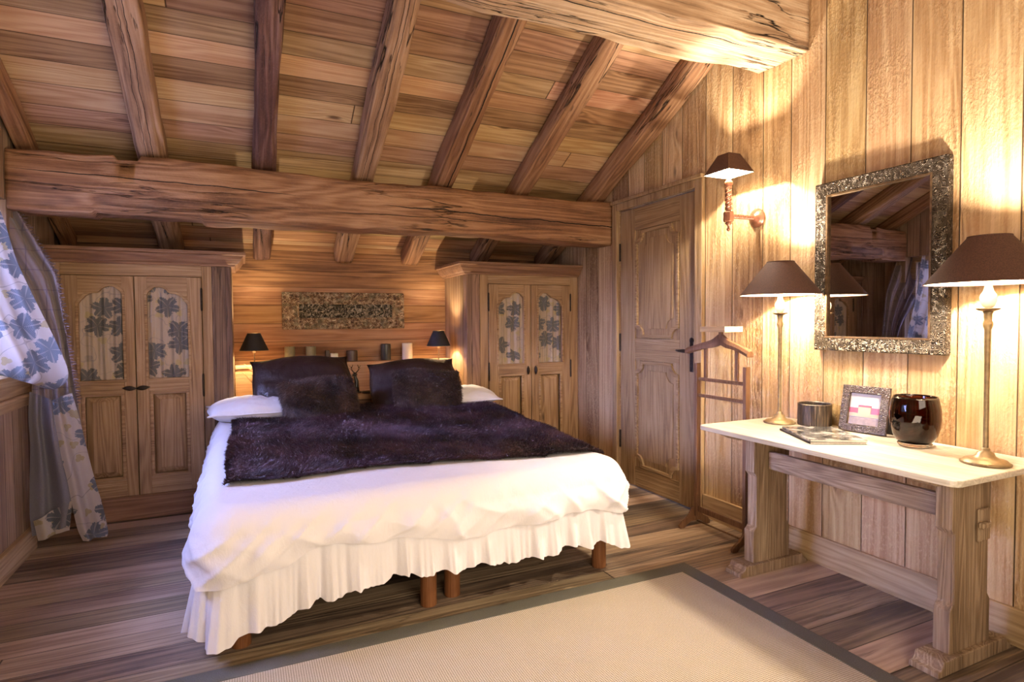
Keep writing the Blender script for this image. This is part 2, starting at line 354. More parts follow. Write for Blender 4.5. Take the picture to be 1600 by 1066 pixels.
def mat_plaid():
    s = NT('checked_lining'); x = s.xyz(s.coord()); u = s.math('ADD', x[0], s.math('MULTIPLY', x[1], .5))
    l1 = s.math('LESS_THAN', s.math('ABSOLUTE', s.math('SUBTRACT', s.math('FRACT', s.math('MULTIPLY', u, 11.)), .5)), .03)
    l2 = s.math('LESS_THAN', s.math('ABSOLUTE', s.math('SUBTRACT', s.math('FRACT', s.math('MULTIPLY', x[2], 9.)), .5)), .025)
    c = s.mix(s.math('MULTIPLY', s.math('MAXIMUM', l1, l2), .6), (.20, .155, .15), (.06, .045, .075))
    return s.out(c, .85, s.bump(s.noise(s.coord(), 300, 2), .1, .002), Sheen_Weight=.3)
M['plaid'] = mat_plaid()
M['lining'] = plain('grey_lilac_lining', (.15, .14, .165), .85, 0, 200, .08, .1)
M['fringe'] = plain('brown_fringe', (.10, .06, .045), .9, 0, 120, .4, .4)
def mat_carved():
    s = NT('carved_polychrome_wood'); o = s.coord(); x = s.xyz(o); n = s.noise(o, 22, 3, .6, .8); v = s.vor(o, 34)['Distance']
    h = s.math('ADD', s.math('MULTIPLY', s.math('SINE', s.math('MULTIPLY', n, 55.)), .4), v)
    c = s.ramp(h, [(0, (.08, .035, .015)), (.4, (.28, .15, .07)), (.75, (.42, .29, .16)), (1, (.62, .50, .32))])
    c = s.mix(s.range(s.noise(o, 13, 2), .52, .6, 0, .45), c, (.16, .16, .09))
    return s.out(c, .6, s.bump(h, 1., .006))
M['carved'] = mat_carved()
def mat_carved2():
    s = NT('carved_relief_center'); o = s.coord(); n = s.noise(o, 30, 3, .65, 1.)
    h = s.math('SINE', s.math('MULTIPLY', n, 30.))
    c = s.ramp(s.math('MULTIPLY_ADD', h, .5, .5), [(.1, (.03, .022, .012)), (.5, (.13, .11, .06)), (.8, (.44, .36, .22)), (1, (.62, .52, .36))])
    return s.out(c, .6, s.bump(h, 1., .008))
M['carved2'] = mat_carved2()
def mat_bark():
    s = NT('dark_fluted_bark'); x = s.xyz(s.coord()); a = s.noise(s.comb(s.math('MULTIPLY', x[0], 130.), s.math('MULTIPLY', x[1], 130.), s.math('MULTIPLY', x[2], 8.)), 1, 3)
    return s.out(s.ramp(a, [(.35, (.006, .004, .003)), (.55, (.035, .022, .013)), (.75, (.16, .11, .07))]), .4, s.bump(a, .8, .003))
M['bark'] = mat_bark()
def mat_croc():
    s = NT('dark_crocodile_leather'); v = s.vor(s.coord(), 130, 'DISTANCE_TO_EDGE')['Distance']
    return s.out(s.mix(s.range(v, .02, .2), (.008, .004, .003), (.05, .022, .014)), .35, s.bump(s.range(v, 0, .2), .8, .002))
M['croc'] = mat_croc()
def mat_glass(name, col, rough=0., ior=1.45):
    s = NT(name); return s.out(col, rough, None, Transmission_Weight=1., IOR=ior)
M['vase'] = mat_glass('dark_brown_glass', (.10, .022, .010))
M['clear'] = mat_glass('clear_glass', (.9, .82, .72))
M['pane'] = mat_glass('window_glass', (.97, .98, 1.), 0, 1.01)
def mat_cover():
    s = NT('magazine_cover'); o = s.coord(); n = s.noise(o, 16, 4, .6)
    return s.out(s.ramp(n, [(.35, (.03, .03, .03)), (.5, (.15, .14, .13)), (.62, (.45, .42, .38))]), .12)
M['cover'] = mat_cover()
M['paper'] = plain('page_edges', (.75, .68, .58), .8, 0, 150, .1)
M['paperw'] = plain('photo_white', (.55, .50, .47), .25)
M['pink'] = plain('photo_pink', (.34, .07, .08), .3)
M['cream'] = plain('photo_cream', (.28, .20, .13), .3, 0, 60, .2)
M['sofa'] = plain('photo_sofa', (.45, .36, .26), .4)
M['ticking'] = plain('grey_brown_base_cloth', (.10, .07, .05), .9, 0, 100, .2)
M['plastic'] = plain('cable_dark', (.02, .02, .02), .5)

# ------------------------------------------------------------------ room shell
XL, XR, YB, YF = -1.145, 2.77, 5.12, -3.0
SL = .499
def zc(y): return 4.501-SL*y if y >= .6 else 4.2016-.5*(.6-y)
def zr(y): return 4.351-SL*y               # underside of the rafters
TH = .12
f = MB(); f.box(XL-TH, XR+TH, YF-TH, YB+TH, -.12, 0); struct(f.build('floor', M['floor']))
# right wall with door opening  (door leaf y 3.03..3.92)
DY0, DY1, DZ = 3.03, 3.92, 2.18
wr = MB()
wr.prism([(YF, 0), (DY0, 0), (DY0, zc(DY0)), (.6, zc(.6)), (YF, zc(YF))], XR, XR+TH, 'X')
wr.prism([(DY0, DZ), (DY1, DZ), (DY1, zc(DY1)), (DY0, zc(DY0))], XR, XR+TH, 'X')
wr.prism([(DY1, 0), (YB, 0), (YB, zc(YB)), (DY1, zc(DY1))], XR, XR+TH, 'X')
struct(wr.build('wall_right', M['wall']))
# left wall with window opening
WY0, WY1, WZ0, WZ1 = 2.15, 4.02, 1.02, 1.98
TL = .3
wl = MB()
wl.prism([(YF, 0), (WY0, 0), (WY0, zc(WY0)), (.6, zc(.6)), (YF, zc(YF))], XL-TL, XL, 'X')
wl.box(XL-TL, XL, WY0, WY1, 0, WZ0)
wl.prism([(WY0, WZ1), (WY1, WZ1), (WY1, zc(WY1)), (WY0, zc(WY0))], XL-TL, XL, 'X')
wl.prism([(WY1, 0), (YB, 0), (YB, zc(YB)), (WY1, zc(WY1))], XL-TL, XL, 'X')
struct(wl.build('wall_left', M['wallL']))
wb = MB(); wb.box(XL-TH, XR+TH, YB, YB+TH, 0, zc(YB)); struct(wb.build('wall_back', M['wallN']))
wf = MB(); wf.box(XL-TH, XR+TH, YF-TH, YF, 0, zc(YF)); struct(wf.build('wall_front', M['wallN']))
ce = MB(); ce.prism([(YB+TH, zc(YB+TH)), (.6, zc(.6)), (YF-TH, zc(YF-TH)), (YF-TH, zc(YF-TH)+.12), (.6, zc(.6)+.14), (YB+TH, zc(YB+TH)+.12)], XL-TL, XR+TH, 'X')
struct(ce.build('ceiling', M['ceil']))
b = MB(); b.box(XR-.022, XR, YF, 2.955, 0, .15); struct(b.build('baseboard_right', M['base'], bevel=.004))
b = MB(); b.box(XL, XL+.03, YF, 4.235, 0, .135); struct(b.build('baseboard_left', M['base'], bevel=.004))
b = MB(); b.box(XL, XL+.028, YF, 4.25, .845, .895); b.box(XL, XL+.045, YF, 4.255, .895, .915)
struct(b.build('trim_1', M['base'], bevel=.006))
b = MB(); b.box(XL, XL+.035, YF, WY0-.06, .915, 1.02); b.box(XL, XL+.02, WY0-.06, 4.235, .915, 1.0); struct(b.build('trim_2', M['base'], bevel=.004))
# window: frame, sash bars, sill, pane, all one structure with children
wn = MB(); a = .06
wn.ring([(WY0, WZ0), (WY1, WZ0), (WY1, WZ1), (WY0, WZ1)], [(WY0+a, WZ0+a), (WY1-a, WZ0+a), (WY1-a, WZ1-a), (WY0+a, WZ1-a)], XL-.16, XL-.09, 'X')
wn.box(XL-.155, XL-.095, (WY0+WY1)/2-.045, (WY0+WY1)/2+.045, WZ0+a, WZ1-a)
wo = struct(wn.build('window_1', M['base'], bevel=.004))
p = MB(); p.box(XL-.128, XL-.124, WY0+a, WY1-a, WZ0+a, WZ1-a); p.build('pane', M['pane'], wo)
p = MB(); p.box(XL-.085, XL+.04, WY0-.03, WY1+.02, WZ0-.02, WZ0+.012); p.build('window_sill', M['base'], wo, bevel=.005)

# ------------------------------------------------------------------ timbers
def timber(name, mat, p0, p1, wdt, hgt, seed, label, cat, group=None, n=70, rough=.012, up=Vector((0, 0, 1)), chamf=.22, notches=(), sq=12.):
    """hand hewn timber from p0 to p1 (axis through its centre) with worn edges"""
    p0 = Vector(p0); p1 = Vector(p1); d = (p1-p0).normalized(); sd = d.cross(up).normalized(); u = sd.cross(d).normalized()
    prof = []
    c = chamf
    for (cx, cy) in ((1, 1), (-1, 1), (-1, -1), (1, -1)):
        pass
    ring = []
    for k in range(40):
        t = 2*PI*k/40; cs, sn = math.cos(t), math.sin(t); e = 2/sq
        ring.append((math.copysign(abs(cs)**e, cs), math.copysign(abs(sn)**e, sn)))
    mb = MB(); rows = []; mat_o = Matrix((( d.x, sd.x, u.x, p0.x), (d.y, sd.y, u.y, p0.y), (d.z, sd.z, u.z, p0.z), (0, 0, 0, 1)))
    L = (p1-p0).length
    for i in range(n):
        s_ = i/(n-1); row = []
        for (a, b_) in ring:
            w1 = rough*1.2*nz(s_*L*1.3+seed, 5.1, a)+rough*.5*nz(s_*L*5+seed, b_*2, a*2)
            h1 = rough*1.2*nz(s_*L*1.2+seed, 9.7, b_)+rough*.5*nz(s_*L*6+seed, a*2, b_*2)
            corner = abs(a*b_)
            wear = rough*1.5*max(0, nz(s_*L*2.2+seed, a*3+7, b_*3))*corner
            aa = a*(wdt/2+w1-wear); bb = b_*(hgt/2+h1-wear)
            for (s0, s1, side, dep) in notches:
                if s0 < s_ < s1 and b_*side > .75: bb -= side*dep
            row.append(mb.bm.verts.new((L*s_, aa, bb)))
        rows.append(row)
    for i in range(n-1):
        for k in range(40): mb.bm.faces.new((rows[i][k], rows[i][(k+1) % 40], rows[i+1][(k+1) % 40], rows[i+1][k]))
    mb.bm.faces.new(rows[0][::-1]); mb.bm.faces.new(rows[-1])
    o = mb.build(name, mat, smooth=True); o.matrix_world = mat_o
    return tag(o, label, cat, group)
timber('purlin_beam', M['beam'], (XL+.003, 4.14, 2.1), (XR-.004, 4.14, 2.1), .27, .34, 3.3,
       'massive reddish brown horizontal beam crossing the whole room above the bed', 'beam', n=200, rough=.02,
       notches=((.127, .157, 1, .03), (.10, .24, -1, .018)))
timber('ridge_beam', M['ridge'], (XL+.003, 2.36, 2.90), (XR-.004, 2.36, 2.90), .34, .36, 11.3,
       'thick overhead beam at the top right, its pale underside lit from below', 'beam', n=160, rough=.014, sq=40.)
RF = [(-1.10, .08), (-.475, .155), (.152, .135), (.785, .15), (1.36, .15), (2.0, .14), (2.685, .155)]
RL = ['partly visible rafter in the top left corner beside the left wall', 'broad pale rafter, second from the left wall, over the left wardrobe',
      'dark upright-looking rafter above the left bedside lamp', 'thick light brown rafter over the middle of the bed, fourth from the left',
      'round-edged rafter with a long dark crack, ending under the big top right beam', 'rafter with a dark left face and bright right face near the lit ceiling patch',
      'last rafter on the right, running down along the boarded right wall']
for (x, wd), lb, k in zip(RF, RL, range(7)):
    th = math.atan(SL); y0, y1 = YB-.012, .75
    zz = lambda y: zr(y)+.073
    timber('rafter', M[('raft', 'raftlight', 'raftdark', 'raftlight', 'raftcrack', 'raft', 'raft')[k]], (x, y0, zz(y0)), (x, y1, zz(y1)), wd, .15, 20+k*7.7, lb, 'rafter', 'rafters under the ceiling', n=120, rough=.013, sq=5.)

# ------------------------------------------------------------------ door in the right wall
def octo(y0, y1, z0, z1, c=.06, n=5):
    """rectangle with scooped corners"""
    pts = []
    for (cy, cz, a0) in ((y0, z0, 90), (y1, z0, 180), (y1, z1, 270), (y0, z1, 0)):
        arc = [(cy+c*math.cos(math.radians(a0-90*k/n)), cz+c*math.sin(math.radians(a0-90*k/n))) for k in range(n+1)]
        pts += arc
    return pts
dx = XR+.012
leaf = MB(); leaf.box(dx+.006, dx+.04, DY0+.008, DY1-.008, .008, DZ-.008)
door = struct(leaf.build('door_1', M['door'], bevel=.002))
st = MB()
for (a0, a1, b0, b1, m_) in ((DY0+.008, 3.215, .008, DZ-.008, 0), (3.725, DY1-.008, .008, DZ-.008, 0)):
    st.box(dx-.006, dx+.007, a0, a1, b0, b1)
st.build('door_stile', M['door'], door, bevel=.003)
for (z0, z1) in ((.008, .16), (1.0, 1.165), (2.0, DZ-.008)):
    q = MB(); q.box(dx-.0055, dx+.007, 3.2155, 3.7245, z0, z1); q.build('door_rail', M['doorx'], door, bevel=.003)
for (z0, z1) in ((.16, 1.0), (1.165, 2.0)):
    o1 = octo(3.222, 3.718, z0+.006, z1-.006, .075); o2 = octo(3.245, 3.695, z0+.03, z1-.03, .075)
    q = MB(); q.ring(o1, o2, dx-.012, dx+.006, 'X'); q.build('panel_moulding', M['doorx'], door, bevel=.003)
    o3 = octo(3.29, 3.65, z0+.075, z1-.075, .075)
    q = MB(); q.prism(o3, dx-.002, dx+.007, 'X'); q.build('door_panel', M['door'], door, bevel=.003)
q = MB(); q.box(dx-.012, dx-.006, 3.075, 3.105, .95, 1.165); q.lathe([(0, 0), (.02, 0), (.02, .006), (0, .006)], (0, 0, 0), 12, mat=Matrix.Translation((dx-.006, 3.09, 1.165)) @ Matrix.Rotation(-PI/2, 4, 'Y'))
hp = q.build('handle_plate', M['iron'], door, bevel=.002)
q = MB(); q.tube([(dx-.012, 3.09, 1.09), (dx-.05, 3.09, 1.09)], .008); q.tube([(dx-.05, 3.085, 1.09), (dx-.052, 3.12, 1.093), (dx-.05, 3.17, 1.092), (dx-.048, 3.20, 1.095)], [.008, .013, .009, .006])
q.build('door_handle', M['iron'], hp, smooth=True)
for z in (.35, 1.13, 1.85):
    q = MB(); q.tube([(dx-.012, 3.912, z-.07), (dx-.012, 3.912, z+.07)], .008); q.build('door_hinge', M['iron'], door)
q = MB()
q.box(XR-.03, XR, 2.96, DY0, 0, 2.235); q.box(XR-.03, XR, DY1, 3.985, 0, 2.235); q.box(XR-.03, XR, DY0, DY1, DZ, 2.235)
q.box(XR-.045, XR, 2.955, 3.99, 2.235, 2.262)
struct(q.build('trim_3', M['door'], bevel=.005))

# ------------------------------------------------------------------ built-in wardrobes beside the bed niche
def arch(x0, x1, z0, zs, zt, flip):
    """cathedral outline: low shoulder, step, high lobe (flip mirrors it)"""
    w_ = x1-x0; P = [(0, z0), (1, z0), (1, zs+.03)]
    P += [(1-.04, zs+.05), (.9, zt-.02), (.82, zt-.004), (.72, zt), (.62, zt-.006), (.53, zt-.02), (.47, zt-.038)]
    P += [(.42, zt-.043), (.3, zt-.047), (.17, zs+.018), (.07, zs-.012), (0, zs-.035)]
    return [((x0+w_*(1-u) if flip else x0+w_*u), z) for u, z in P]
def wardrobe(name, label, X0, X1, dl, gap, dr, posts, side_x, loc, knob):
    Yf = 4.56; t = thing(name, label, 'wardrobe', loc)
    b = MB()
    zb, zt = .166, 1.62
    b.box(X0, dl-.004, Yf, Yf+.03, .0, 1.705); b.box(dr+.004, X1, Yf, Yf+.03, .0, 1.705)
    b.build('frame_stile', M['oak'], t, bevel=.003)
    b = MB(); b.box(dl-.004, dr+.004, Yf, Yf+.03, zt+.004, 1.705); b.build('top_rail', M['oakx'], t, bevel=.003)
    b = MB(); b.box(dl-.004, dr+.004, Yf+.002, Yf+.03, 0, zb-.004); b.build('plinth', M['corn'], t, bevel=.003)
    if posts:
        b = MB(); b.box(posts[0], posts[1], Yf-.006, Yf+.08, 0, 1.705); b.build('corner_post', M['post'], t, bevel=.008)
    b = MB()
    if side_x < 1: b.box(side_x-.025, side_x, Yf+.08, YB-.004, 0, 1.705)
    else: b.box(side_x, side_x+.025, Yf+.08, YB-.004, 0, 1.705)
    b.build('side_panel', M['sidew'], t)
    b = MB(); b.box(min(X0, side_x) if side_x > 1 else X0, max(X1, side_x) if side_x < 1 else X1, Yf+.03, YB-.004, 1.70, 1.712)
    b.box(X0, X1, Yf+.45, Yf+.47, 0.01, 1.7)
    b.build('carcass', M['sidew'], t)
    # cornice: moulded profile, mitred round the open corner
    prof = [(0, 1.700), (.028, 1.700), (.034, 1.712), (.05, 1.722), (.068, 1.745), (.08, 1.765), (.082, 1.772), (.10, 1.776), (.10, 1.797), (0, 1.797)]
    cb = MB(); V = []
    if side_x < 1:   # open corner on the right
        path = [((X0-.0, Yf), (0, -1)), ((side_x, Yf), (1, -1)), ((side_x, YB-.005), (1, 0))]
    else:
        path = [((side_x, YB-.005), (-1, 0)), ((side_x, Yf), (-1, -1)), ((X1, Yf), (0, -1))]
    for (px, py), (ox, oy) in path:
        V.append([cb.bm.verts.new((px+ox*(o_-.006), py+oy*(o_-.006), z)) for o_, z in prof])
    for i in range(2):
        for k in range(len(prof)):
            k2 = (k+1) % len(prof); cb.bm.faces.new((V[i][k], V[i][k2], V[i+1][k2], V[i+1][k]))
    cb.bm.faces.new(V[0]); cb.bm.faces.new(V[2][::-1])
    cb.build('cornice', M['corn'], t, bevel=.002)
    for k, (a, c) in enumerate(((dl, gap-.003), (gap+.003, dr))):
        flip = k == 1
        wa, wb_ = (a+.088, a+.325) if not flip else (c-.32, c-.085)
        A0 = arch(wa, wb_, .94, 1.47, 1.552, flip)
        # door slab with arched opening and recessed lower panel
        pa, pb = (a+.085, a+.325) if not flip else (c-.325, c-.085)
        d = MB()
        y0, y1 = Yf-.012, Yf+.02
        d.box(a, wa, y0, y1, zb, zt); d.box(wb_, c, y0, y1, zb, zt)
        dr_ = d.build('door', M['oak'], t, bevel=.002)
        # upper piece: between arch and top
        d = MB(); top = [(wa, zt), (wb_, zt)]
        up = [p for p in A0 if p[1] > 1.4]; up = sorted(up, key=lambda p: -p[0])
        d.prism(top+[(wb_, up[0][1])]+up+[(wa, up[-1][1])], y0, y1, 'Y'); d.build('top_panel', M['oakx'], dr_)
        for za, zb2 in ((.855, .94), (zb, .275)):
            d = MB(); d.box(wa, wb_, y0, y1, za, zb2); d.build('door_rail', M['oakx'], dr_, bevel=.002)
        cx, cz = (wa+wb_)/2, 1.24
        A1 = [(cx+(x-cx)*1.13, cz+(z-cz)*1.055) for x, z in A0]
        d = MB(); d.ring(A1, A0, y0-.007, y0+.004, 'Y'); d.build('arch_moulding', M['oakx'], dr_, bevel=.002)
        fz = MB()
        wv = lambda x, z: Yf+.012+.007*math.sin(x*95+2*nz(z*3, k*4.))+.003*math.sin(x*210)
        fz.grid(lambda u, v: (wa-.004+u*(wb_-wa+.008), wv(wa+u*(wb_-wa), .93+v*.64), .93+v*.64), 60, 16)
        fz.build('fabric_panel', M['floral'], dr_, smooth=True)
        # raised lower panel
        z0, z1 = .275, .855
        d = MB(); R0 = [(wa, z0), (wb_, z0), (wb_, z1), (wa, z1)]
        R1 = [(wa+.022, z0+.022), (wb_-.022, z0+.022), (wb_-.022, z1-.022), (wa+.022, z1-.022)]
        d.ring(R0, R1, y0-.005, y0+.02, 'Y'); d.build('panel_moulding', M['oakx'], dr_, bevel=.006)
        d = MB(); v0 = [d.bm.verts.new((x, Yf+.018, z)) for x, z in R1]
        R2 = [(wa+.06, z0+.06), (wb_-.06, z0+.06), (wb_-.06, z1-.06), (wa+.06, z1-.06)]
        v1 = [d.bm.verts.new((x, Yf-.006, z)) for x, z in R2]
        for i in range(4): d.bm.faces.new((v0[i], v0[(i+1) % 4], v1[(i+1) % 4], v1[i]))
        d.bm.faces.new(v1); d.build('lower_panel', M['oak'], dr_)
        hx = a-.002 if not flip else c+.002
        for hz in (1.47, .88):
            d = MB(); d.tube([(hx, y0-.004, hz-.08), (hx, y0-.004, hz-.07), (hx, y0-.004, hz+.07), (hx, y0-.004, hz+.08)], [.003, .007, .007, .003], 8)
            d.build('hinge', M['iron'], dr_, smooth=True)
        kx = c-.034 if not flip else a+.034
        d = MB(); kz = .882
        if knob == 'leaf':
            for j in (0, 1):
                d.grid(lambda u, v, j=j: (kx+(u-.5)*.085, y0-.014-.006*math.sin(PI*u), kz+(v-.5)*.03*math.sin(PI*max(.02, min(.98, u)))+(.006 if not flip else -.006)*(.5-u)), 14, 5)
                break
            d.tube([(kx, y0, kz), (kx, y0-.016, kz)], .006, 8)
            d.build('handle', M['iron'], dr_, solid=.004, smooth=True)
        else:
            d.tube([(kx, y0, kz+.012), (kx, y0-.012, kz+.012)], .006, 8)
            d.tube([(kx, y0-.014, kz+.035), (kx, y0-.016, kz+.015), (kx, y0-.018, kz-.008), (kx, y0-.016, kz-.03), (kx, y0-.012, kz-.042)], [.003, .012, .014, .008, .002], 10)
            d.build('handle', M['iron'], dr_, smooth=True)
    return t
wardrobe('built_in_wardrobe', 'wooden wardrobe left of the bed, leaf print fabric in its doors, horizontal leaf handles',
         XL+.012, -.188, -1.038, -.645, -.253, (-.188, -.063), -.063, (-.6, 4.84, 0), 'leaf')
wardrobe('built_in_wardrobe', 'wooden wardrobe right of the bed, beside the door wall, with drop handles',
         1.812, XR-.006, 1.888, 2.285, 2.678, (1.69, 1.812), 1.69, (2.2, 4.84, 0), 'drop')

# ------------------------------------------------------------------ headboard with ledge and candle shelf
NX0, NX1 = -.058, 1.685
hb = thing('headboard', 'wooden headboard across the niche with a low ledge and a narrow shelf above', 'headboard', (.8, 4.9, 0))
b = MB(); b.box(NX0, NX1, 4.64, 4.97, .70, .742); b.build('ledge', M['ledge'], hb, bevel=.005)
b = MB(); b.box(NX0, NX1, 4.66, 4.68, .0, .70); b.build('front_panel', M['corn'], hb)
b = MB(); b.box(NX0, NX1, 4.97, 4.99, .70, .95); b.build('back_panel', M['ledge'], hb)
b = MB(); b.box(NX0, NX1, 4.955, YB-.003, .95, .978); b.build('shelf', M['ledge'], hb, bevel=.005)
def candle(x, r, h, mat, label, dz=0, y=5.05, col=None):
    t = thing('candle', label, 'candle', (x, y, .978), 'candles on the shelf above the bed')
    b = MB(); b.lathe([(0, 0), (r*.97, 0), (r, .004), (r, h-.006), (r*.95, h), (r*.72, h), (r*.65, h-.008), (0, h-.01)], (x, y, .9785), 28)
    b.build('wax', mat, t, smooth=False)
    b = MB(); b.tube([(x, y, .9785+h-.011), (x+.002, y, .9785+h+.004)], .0018, 6); b.build('wick', M['wick'], t)
candle(.345, .040, .135, M['candle_g'], 'pale olive candle, leftmost on the shelf above the left pillow')
candle(.508, .040, .133, M['candle_g'], 'darker olive candle, second from left on the shelf')
candle(.838, .046, .092, M['candle_b'], 'short wide dark brown candle in the middle of the shelf')
candle(1.125, .043, .14, M['candle_k'], 'shiny black candle on the shelf, next to the ivory one')
candle(1.315, .046, .143, M['candle_w'], 'tall ivory white candle, rightmost on the shelf')
t = thing('candle_cube', 'small pale square candle block on the shelf, in front of a dark holder', 'candle', (.69, 5.04, .978), 'candles on the shelf above the bed')
b = MB(); b.box(.662, .72, 5.015, 5.07, .9785, 1.05); b.build('wax', M['candle_w'], t, bevel=.004)
b = MB(); b.tube([(.691, 5.043, 1.049), (.691, 5.043, 1.062)], .0018, 6); b.build('wick', M['wick'], t)
b = MB(); b.box(.625, .655, 5.04, 5.10, .9785, 1.075); tag(b.build('candle_box', M['candle_b'], bevel=.003), 'narrow dark brown box behind the small square candle', 'box')

# carved panel on the niche wall
ar = thing('carved_panel', 'long carved ornamental wood panel with a narrow relief scene, hung above the bed', 'wall art', (.8, 5.1, 1.25))
b = MB(); ax0, ax1, az0, az1 = .296, 1.303, 1.252, 1.559
b.ring([(ax0, az0), (ax1, az0), (ax1, az1), (ax0, az1)], [(ax0+.12, az0+.085), (ax1-.1, az0+.085), (ax1-.1, az1-.09), (ax0+.12, az1-.09)], YB-.03, YB-.002, 'Y')
b.build('carved_frame', M['carved'], ar, bevel=.006)
b = MB()
b.ring([(ax0+.11, az0+.078), (ax1-.092, az0+.078), (ax1-.092, az1-.082), (ax0+.11, az1-.082)], [(ax0+.13, az0+.095), (ax1-.11, az0+.095), (ax1-.11, az1-.1), (ax0+.13, az1-.1)], YB-.036, YB-.028, 'Y')
b.build('inner_moulding', M['carved'], ar, bevel=.003)
def rel(u, v):
    x = ax0+.12+u*(ax1-.22-ax0); z = az0+.085+v*(az1-az0-.175)
    d = .006*abs(nz(x*34, z*34))+.008*max(0, nz(x*16, z*16, 3))
    return (x, YB-.014-d*2, z)
b = MB(); b.grid(rel, 150, 28); b.build('relief', M['carved2'], ar, smooth=True)
for i in range(15):
    for zz in (az0+.042, az1-.045):
        x = ax0+.07+i*(ax1-ax0-.14)/14
        b = MB(); b.lathe([(0, .0), (.017, .002), (.013, .008), (.006, .009), (.004, .014), (0, .015)], n=12, mat=Matrix.Translation((x, YB-.03, zz)) @ Matrix.Rotation(PI/2, 4, 'X'))
        b.build('rosette', M['carved'], ar, smooth=True)

# ------------------------------------------------------------------ lamps
def point(name, loc, e, r=.025, col=(1, .76, .48)):
    l = bpy.data.lights.new(name, 'POINT'); l.energy = e; l.shadow_soft_size = r; l.color = col
    o = bpy.data.objects.new(name, l); C.objects.link(o); o.location = loc; return o
def cone_shade(t, x, y, z0, z1, r0, r1, mo, mi, n=48):
    b = MB(); b.lathe([(r0, z0), (r1, z1)], (x, y, 0), n); s = b.build('lamp_shade', mo, t, smooth=True)
    b = MB(); b.lathe([(r0-.002, z0+.001), (r1-.002, z1-.001)], (x, y, 0), n); b.build('shade_lining', mi, s, smooth=True)
    b = MB(); b.tube([(x+r0*math.cos(a), y+r0*math.sin(a), z0) for a in [2*PI*k/40 for k in range(41)]], .0022, 6)
    b.build('shade_trim', mo if mo is M['shade'] else M['brass'], s, smooth=True)
    b = MB(); b.tube([(x+r1*math.cos(a), y+r1*math.sin(a), z1) for a in [2*PI*k/32 for k in range(33)]], .0022, 6)
    b.build('shade_trim', mo if mo is M['shade'] else M['brass'], s, smooth=True)
    b = MB()
    for k in range(3):
        a = 2*PI*k/3; b.tube([(x, y, z1-.012), (x+(r1-.003)*math.cos(a), y+(r1-.003)*math.sin(a), z1-.006)], .0015, 6)
    b.build('shade_carrier', M['brass'], s)
def bedside(x, y, z, label):
    t = thing('bedside_lamp', label, 'lamp', (x, y, z), 'bedside lamps')
    b = MB(); b.lathe([(0, 0), (.058, 0), (.062, .005), (.05, .012), (.02, .018), (.008, .028), (0, .03)], (x, y, z), 28); b.build('base', M['brass'], t, smooth=True)
    b = MB(); b.lathe([(.0045, .02), (.0045, .16), (.009, .165), (.009, .172), (.0045, .178), (.0045, .335), (.012, .34), (.012, .37), (0, .372)], (x, y, z), 14); b.build('stem', M['bronze'], t, smooth=True)
    b = MB(); b.lathe([(0, .374), (.012, .378), (.021, .395), (.018, .41), (0, .418)], (x, y, z), 14); b.build('bulb', M['bulb'], t, smooth=True)
    cone_shade(t, x, y, z+.358, z+.488, .102, .045, M['shadeblk'], M['shadein'])
    point('bedside_lamp_light', (x, y, z+.44), 24, .012, (1, .80, .55))
bedside(.077, 4.8, .742, 'slim brass bedside lamp with black shade on the ledge left of the bed')
bedside(1.523, 4.8, .742, 'slim bedside lamp with black shade behind the right pillow')
TZ = .757
def tlamp(x, y, label):
    t = thing('table_lamp', label, 'lamp', (x, y, TZ), 'lamps on the console table')
    b = MB(); b.lathe([(0, 0), (.077, 0), (.079, .006), (.07, .010), (.066, .016), (.045, .020), (.030, .030), (.026, .042), (.014, .048), (.014, .056), (.010, .060), (0, .062)], (x, y, TZ+.0005), 36)
    b.build('base', M['brass'], t, smooth=True)
    b = MB(); b.lathe([(.009, .055), (.0085, .30), (.0105, .50), (.015, .515), (.016, .525), (.012, .535), (.013, .56), (.017, .568), (0, .57)], (x, y, TZ), 18); b.build('column', M['brass'], t, smooth=True)
    b = MB(); b.lathe([(0, .567), (.018, .569), (.036, .576), (.038, .580), (.034, .581), (0, .578)], (x, y, TZ), 24); b.build('drip_dish', M['bronze'], t, smooth=True)
    b = MB(); b.lathe([(.008, .58), (.018, .588), (.025, .605), (.027, .622), (.025, .626), (.025, .630), (.016, .645), (.012, .66), (.012, .69), (0, .692)], (x, y, TZ), 24); b.build('candle_holder', M['porcelain'], t, smooth=True)
    b = MB(); b.lathe([(0, .694), (.014, .70), (.026, .72), (.024, .742), (.012, .758), (0, .76)], (x, y, TZ), 18); b.build('bulb', M['bulb'], t, smooth=True)
    cone_shade(t, x, y, TZ+.674, TZ+.846, .2, .066, M['shade'], M['shadein'], 64)
    point('table_lamp_light', (x, y, TZ+.79), 76, .02, (1, .87, .70))
tlamp(2.562, 2.19, 'brass table lamp with brown conical shade at the far end of the table')
tlamp(2.512, 1.225, 'brass table lamp with brown conical shade at the near end, right of the mirror')
# wall sconce with twisted arm
sx, sy = 2.55, 2.54
t = thing('wall_sconce', 'turned wooden wall sconce with square brown shade and twisted stem', 'wall lamp', (XR, 2.53, 1.9))
b = MB(); rm = Matrix.Translation((XR-.002, 2.53, 1.9)) @ Matrix.Rotation(-PI/2, 4, 'Y')
b.lathe([(0, 0), (.055, 0), (.056, .008), (.047, .012), (.044, .02), (.03, .026), (.022, .034), (.012, .038), (0, .04)], n=36, mat=rm); b.build('wall_plate', M['copper'], t, smooth=True)
b = MB(); pts = []
for k in range(90):
    u = k/89; pts.append((XR-.036-u*.165, sy-.01*(1-u)+.006*math.cos(u*38), 1.9+.006*math.sin(u*38)))
b.tube(pts, .008, 10); b.tube([(p[0], 2*(sy-.01*(1-(XR-.036-p[0])/.165))-p[1], 3.8-p[2]) for p in pts], .008, 10); b.build('arm', M['copper'], t, smooth=True)
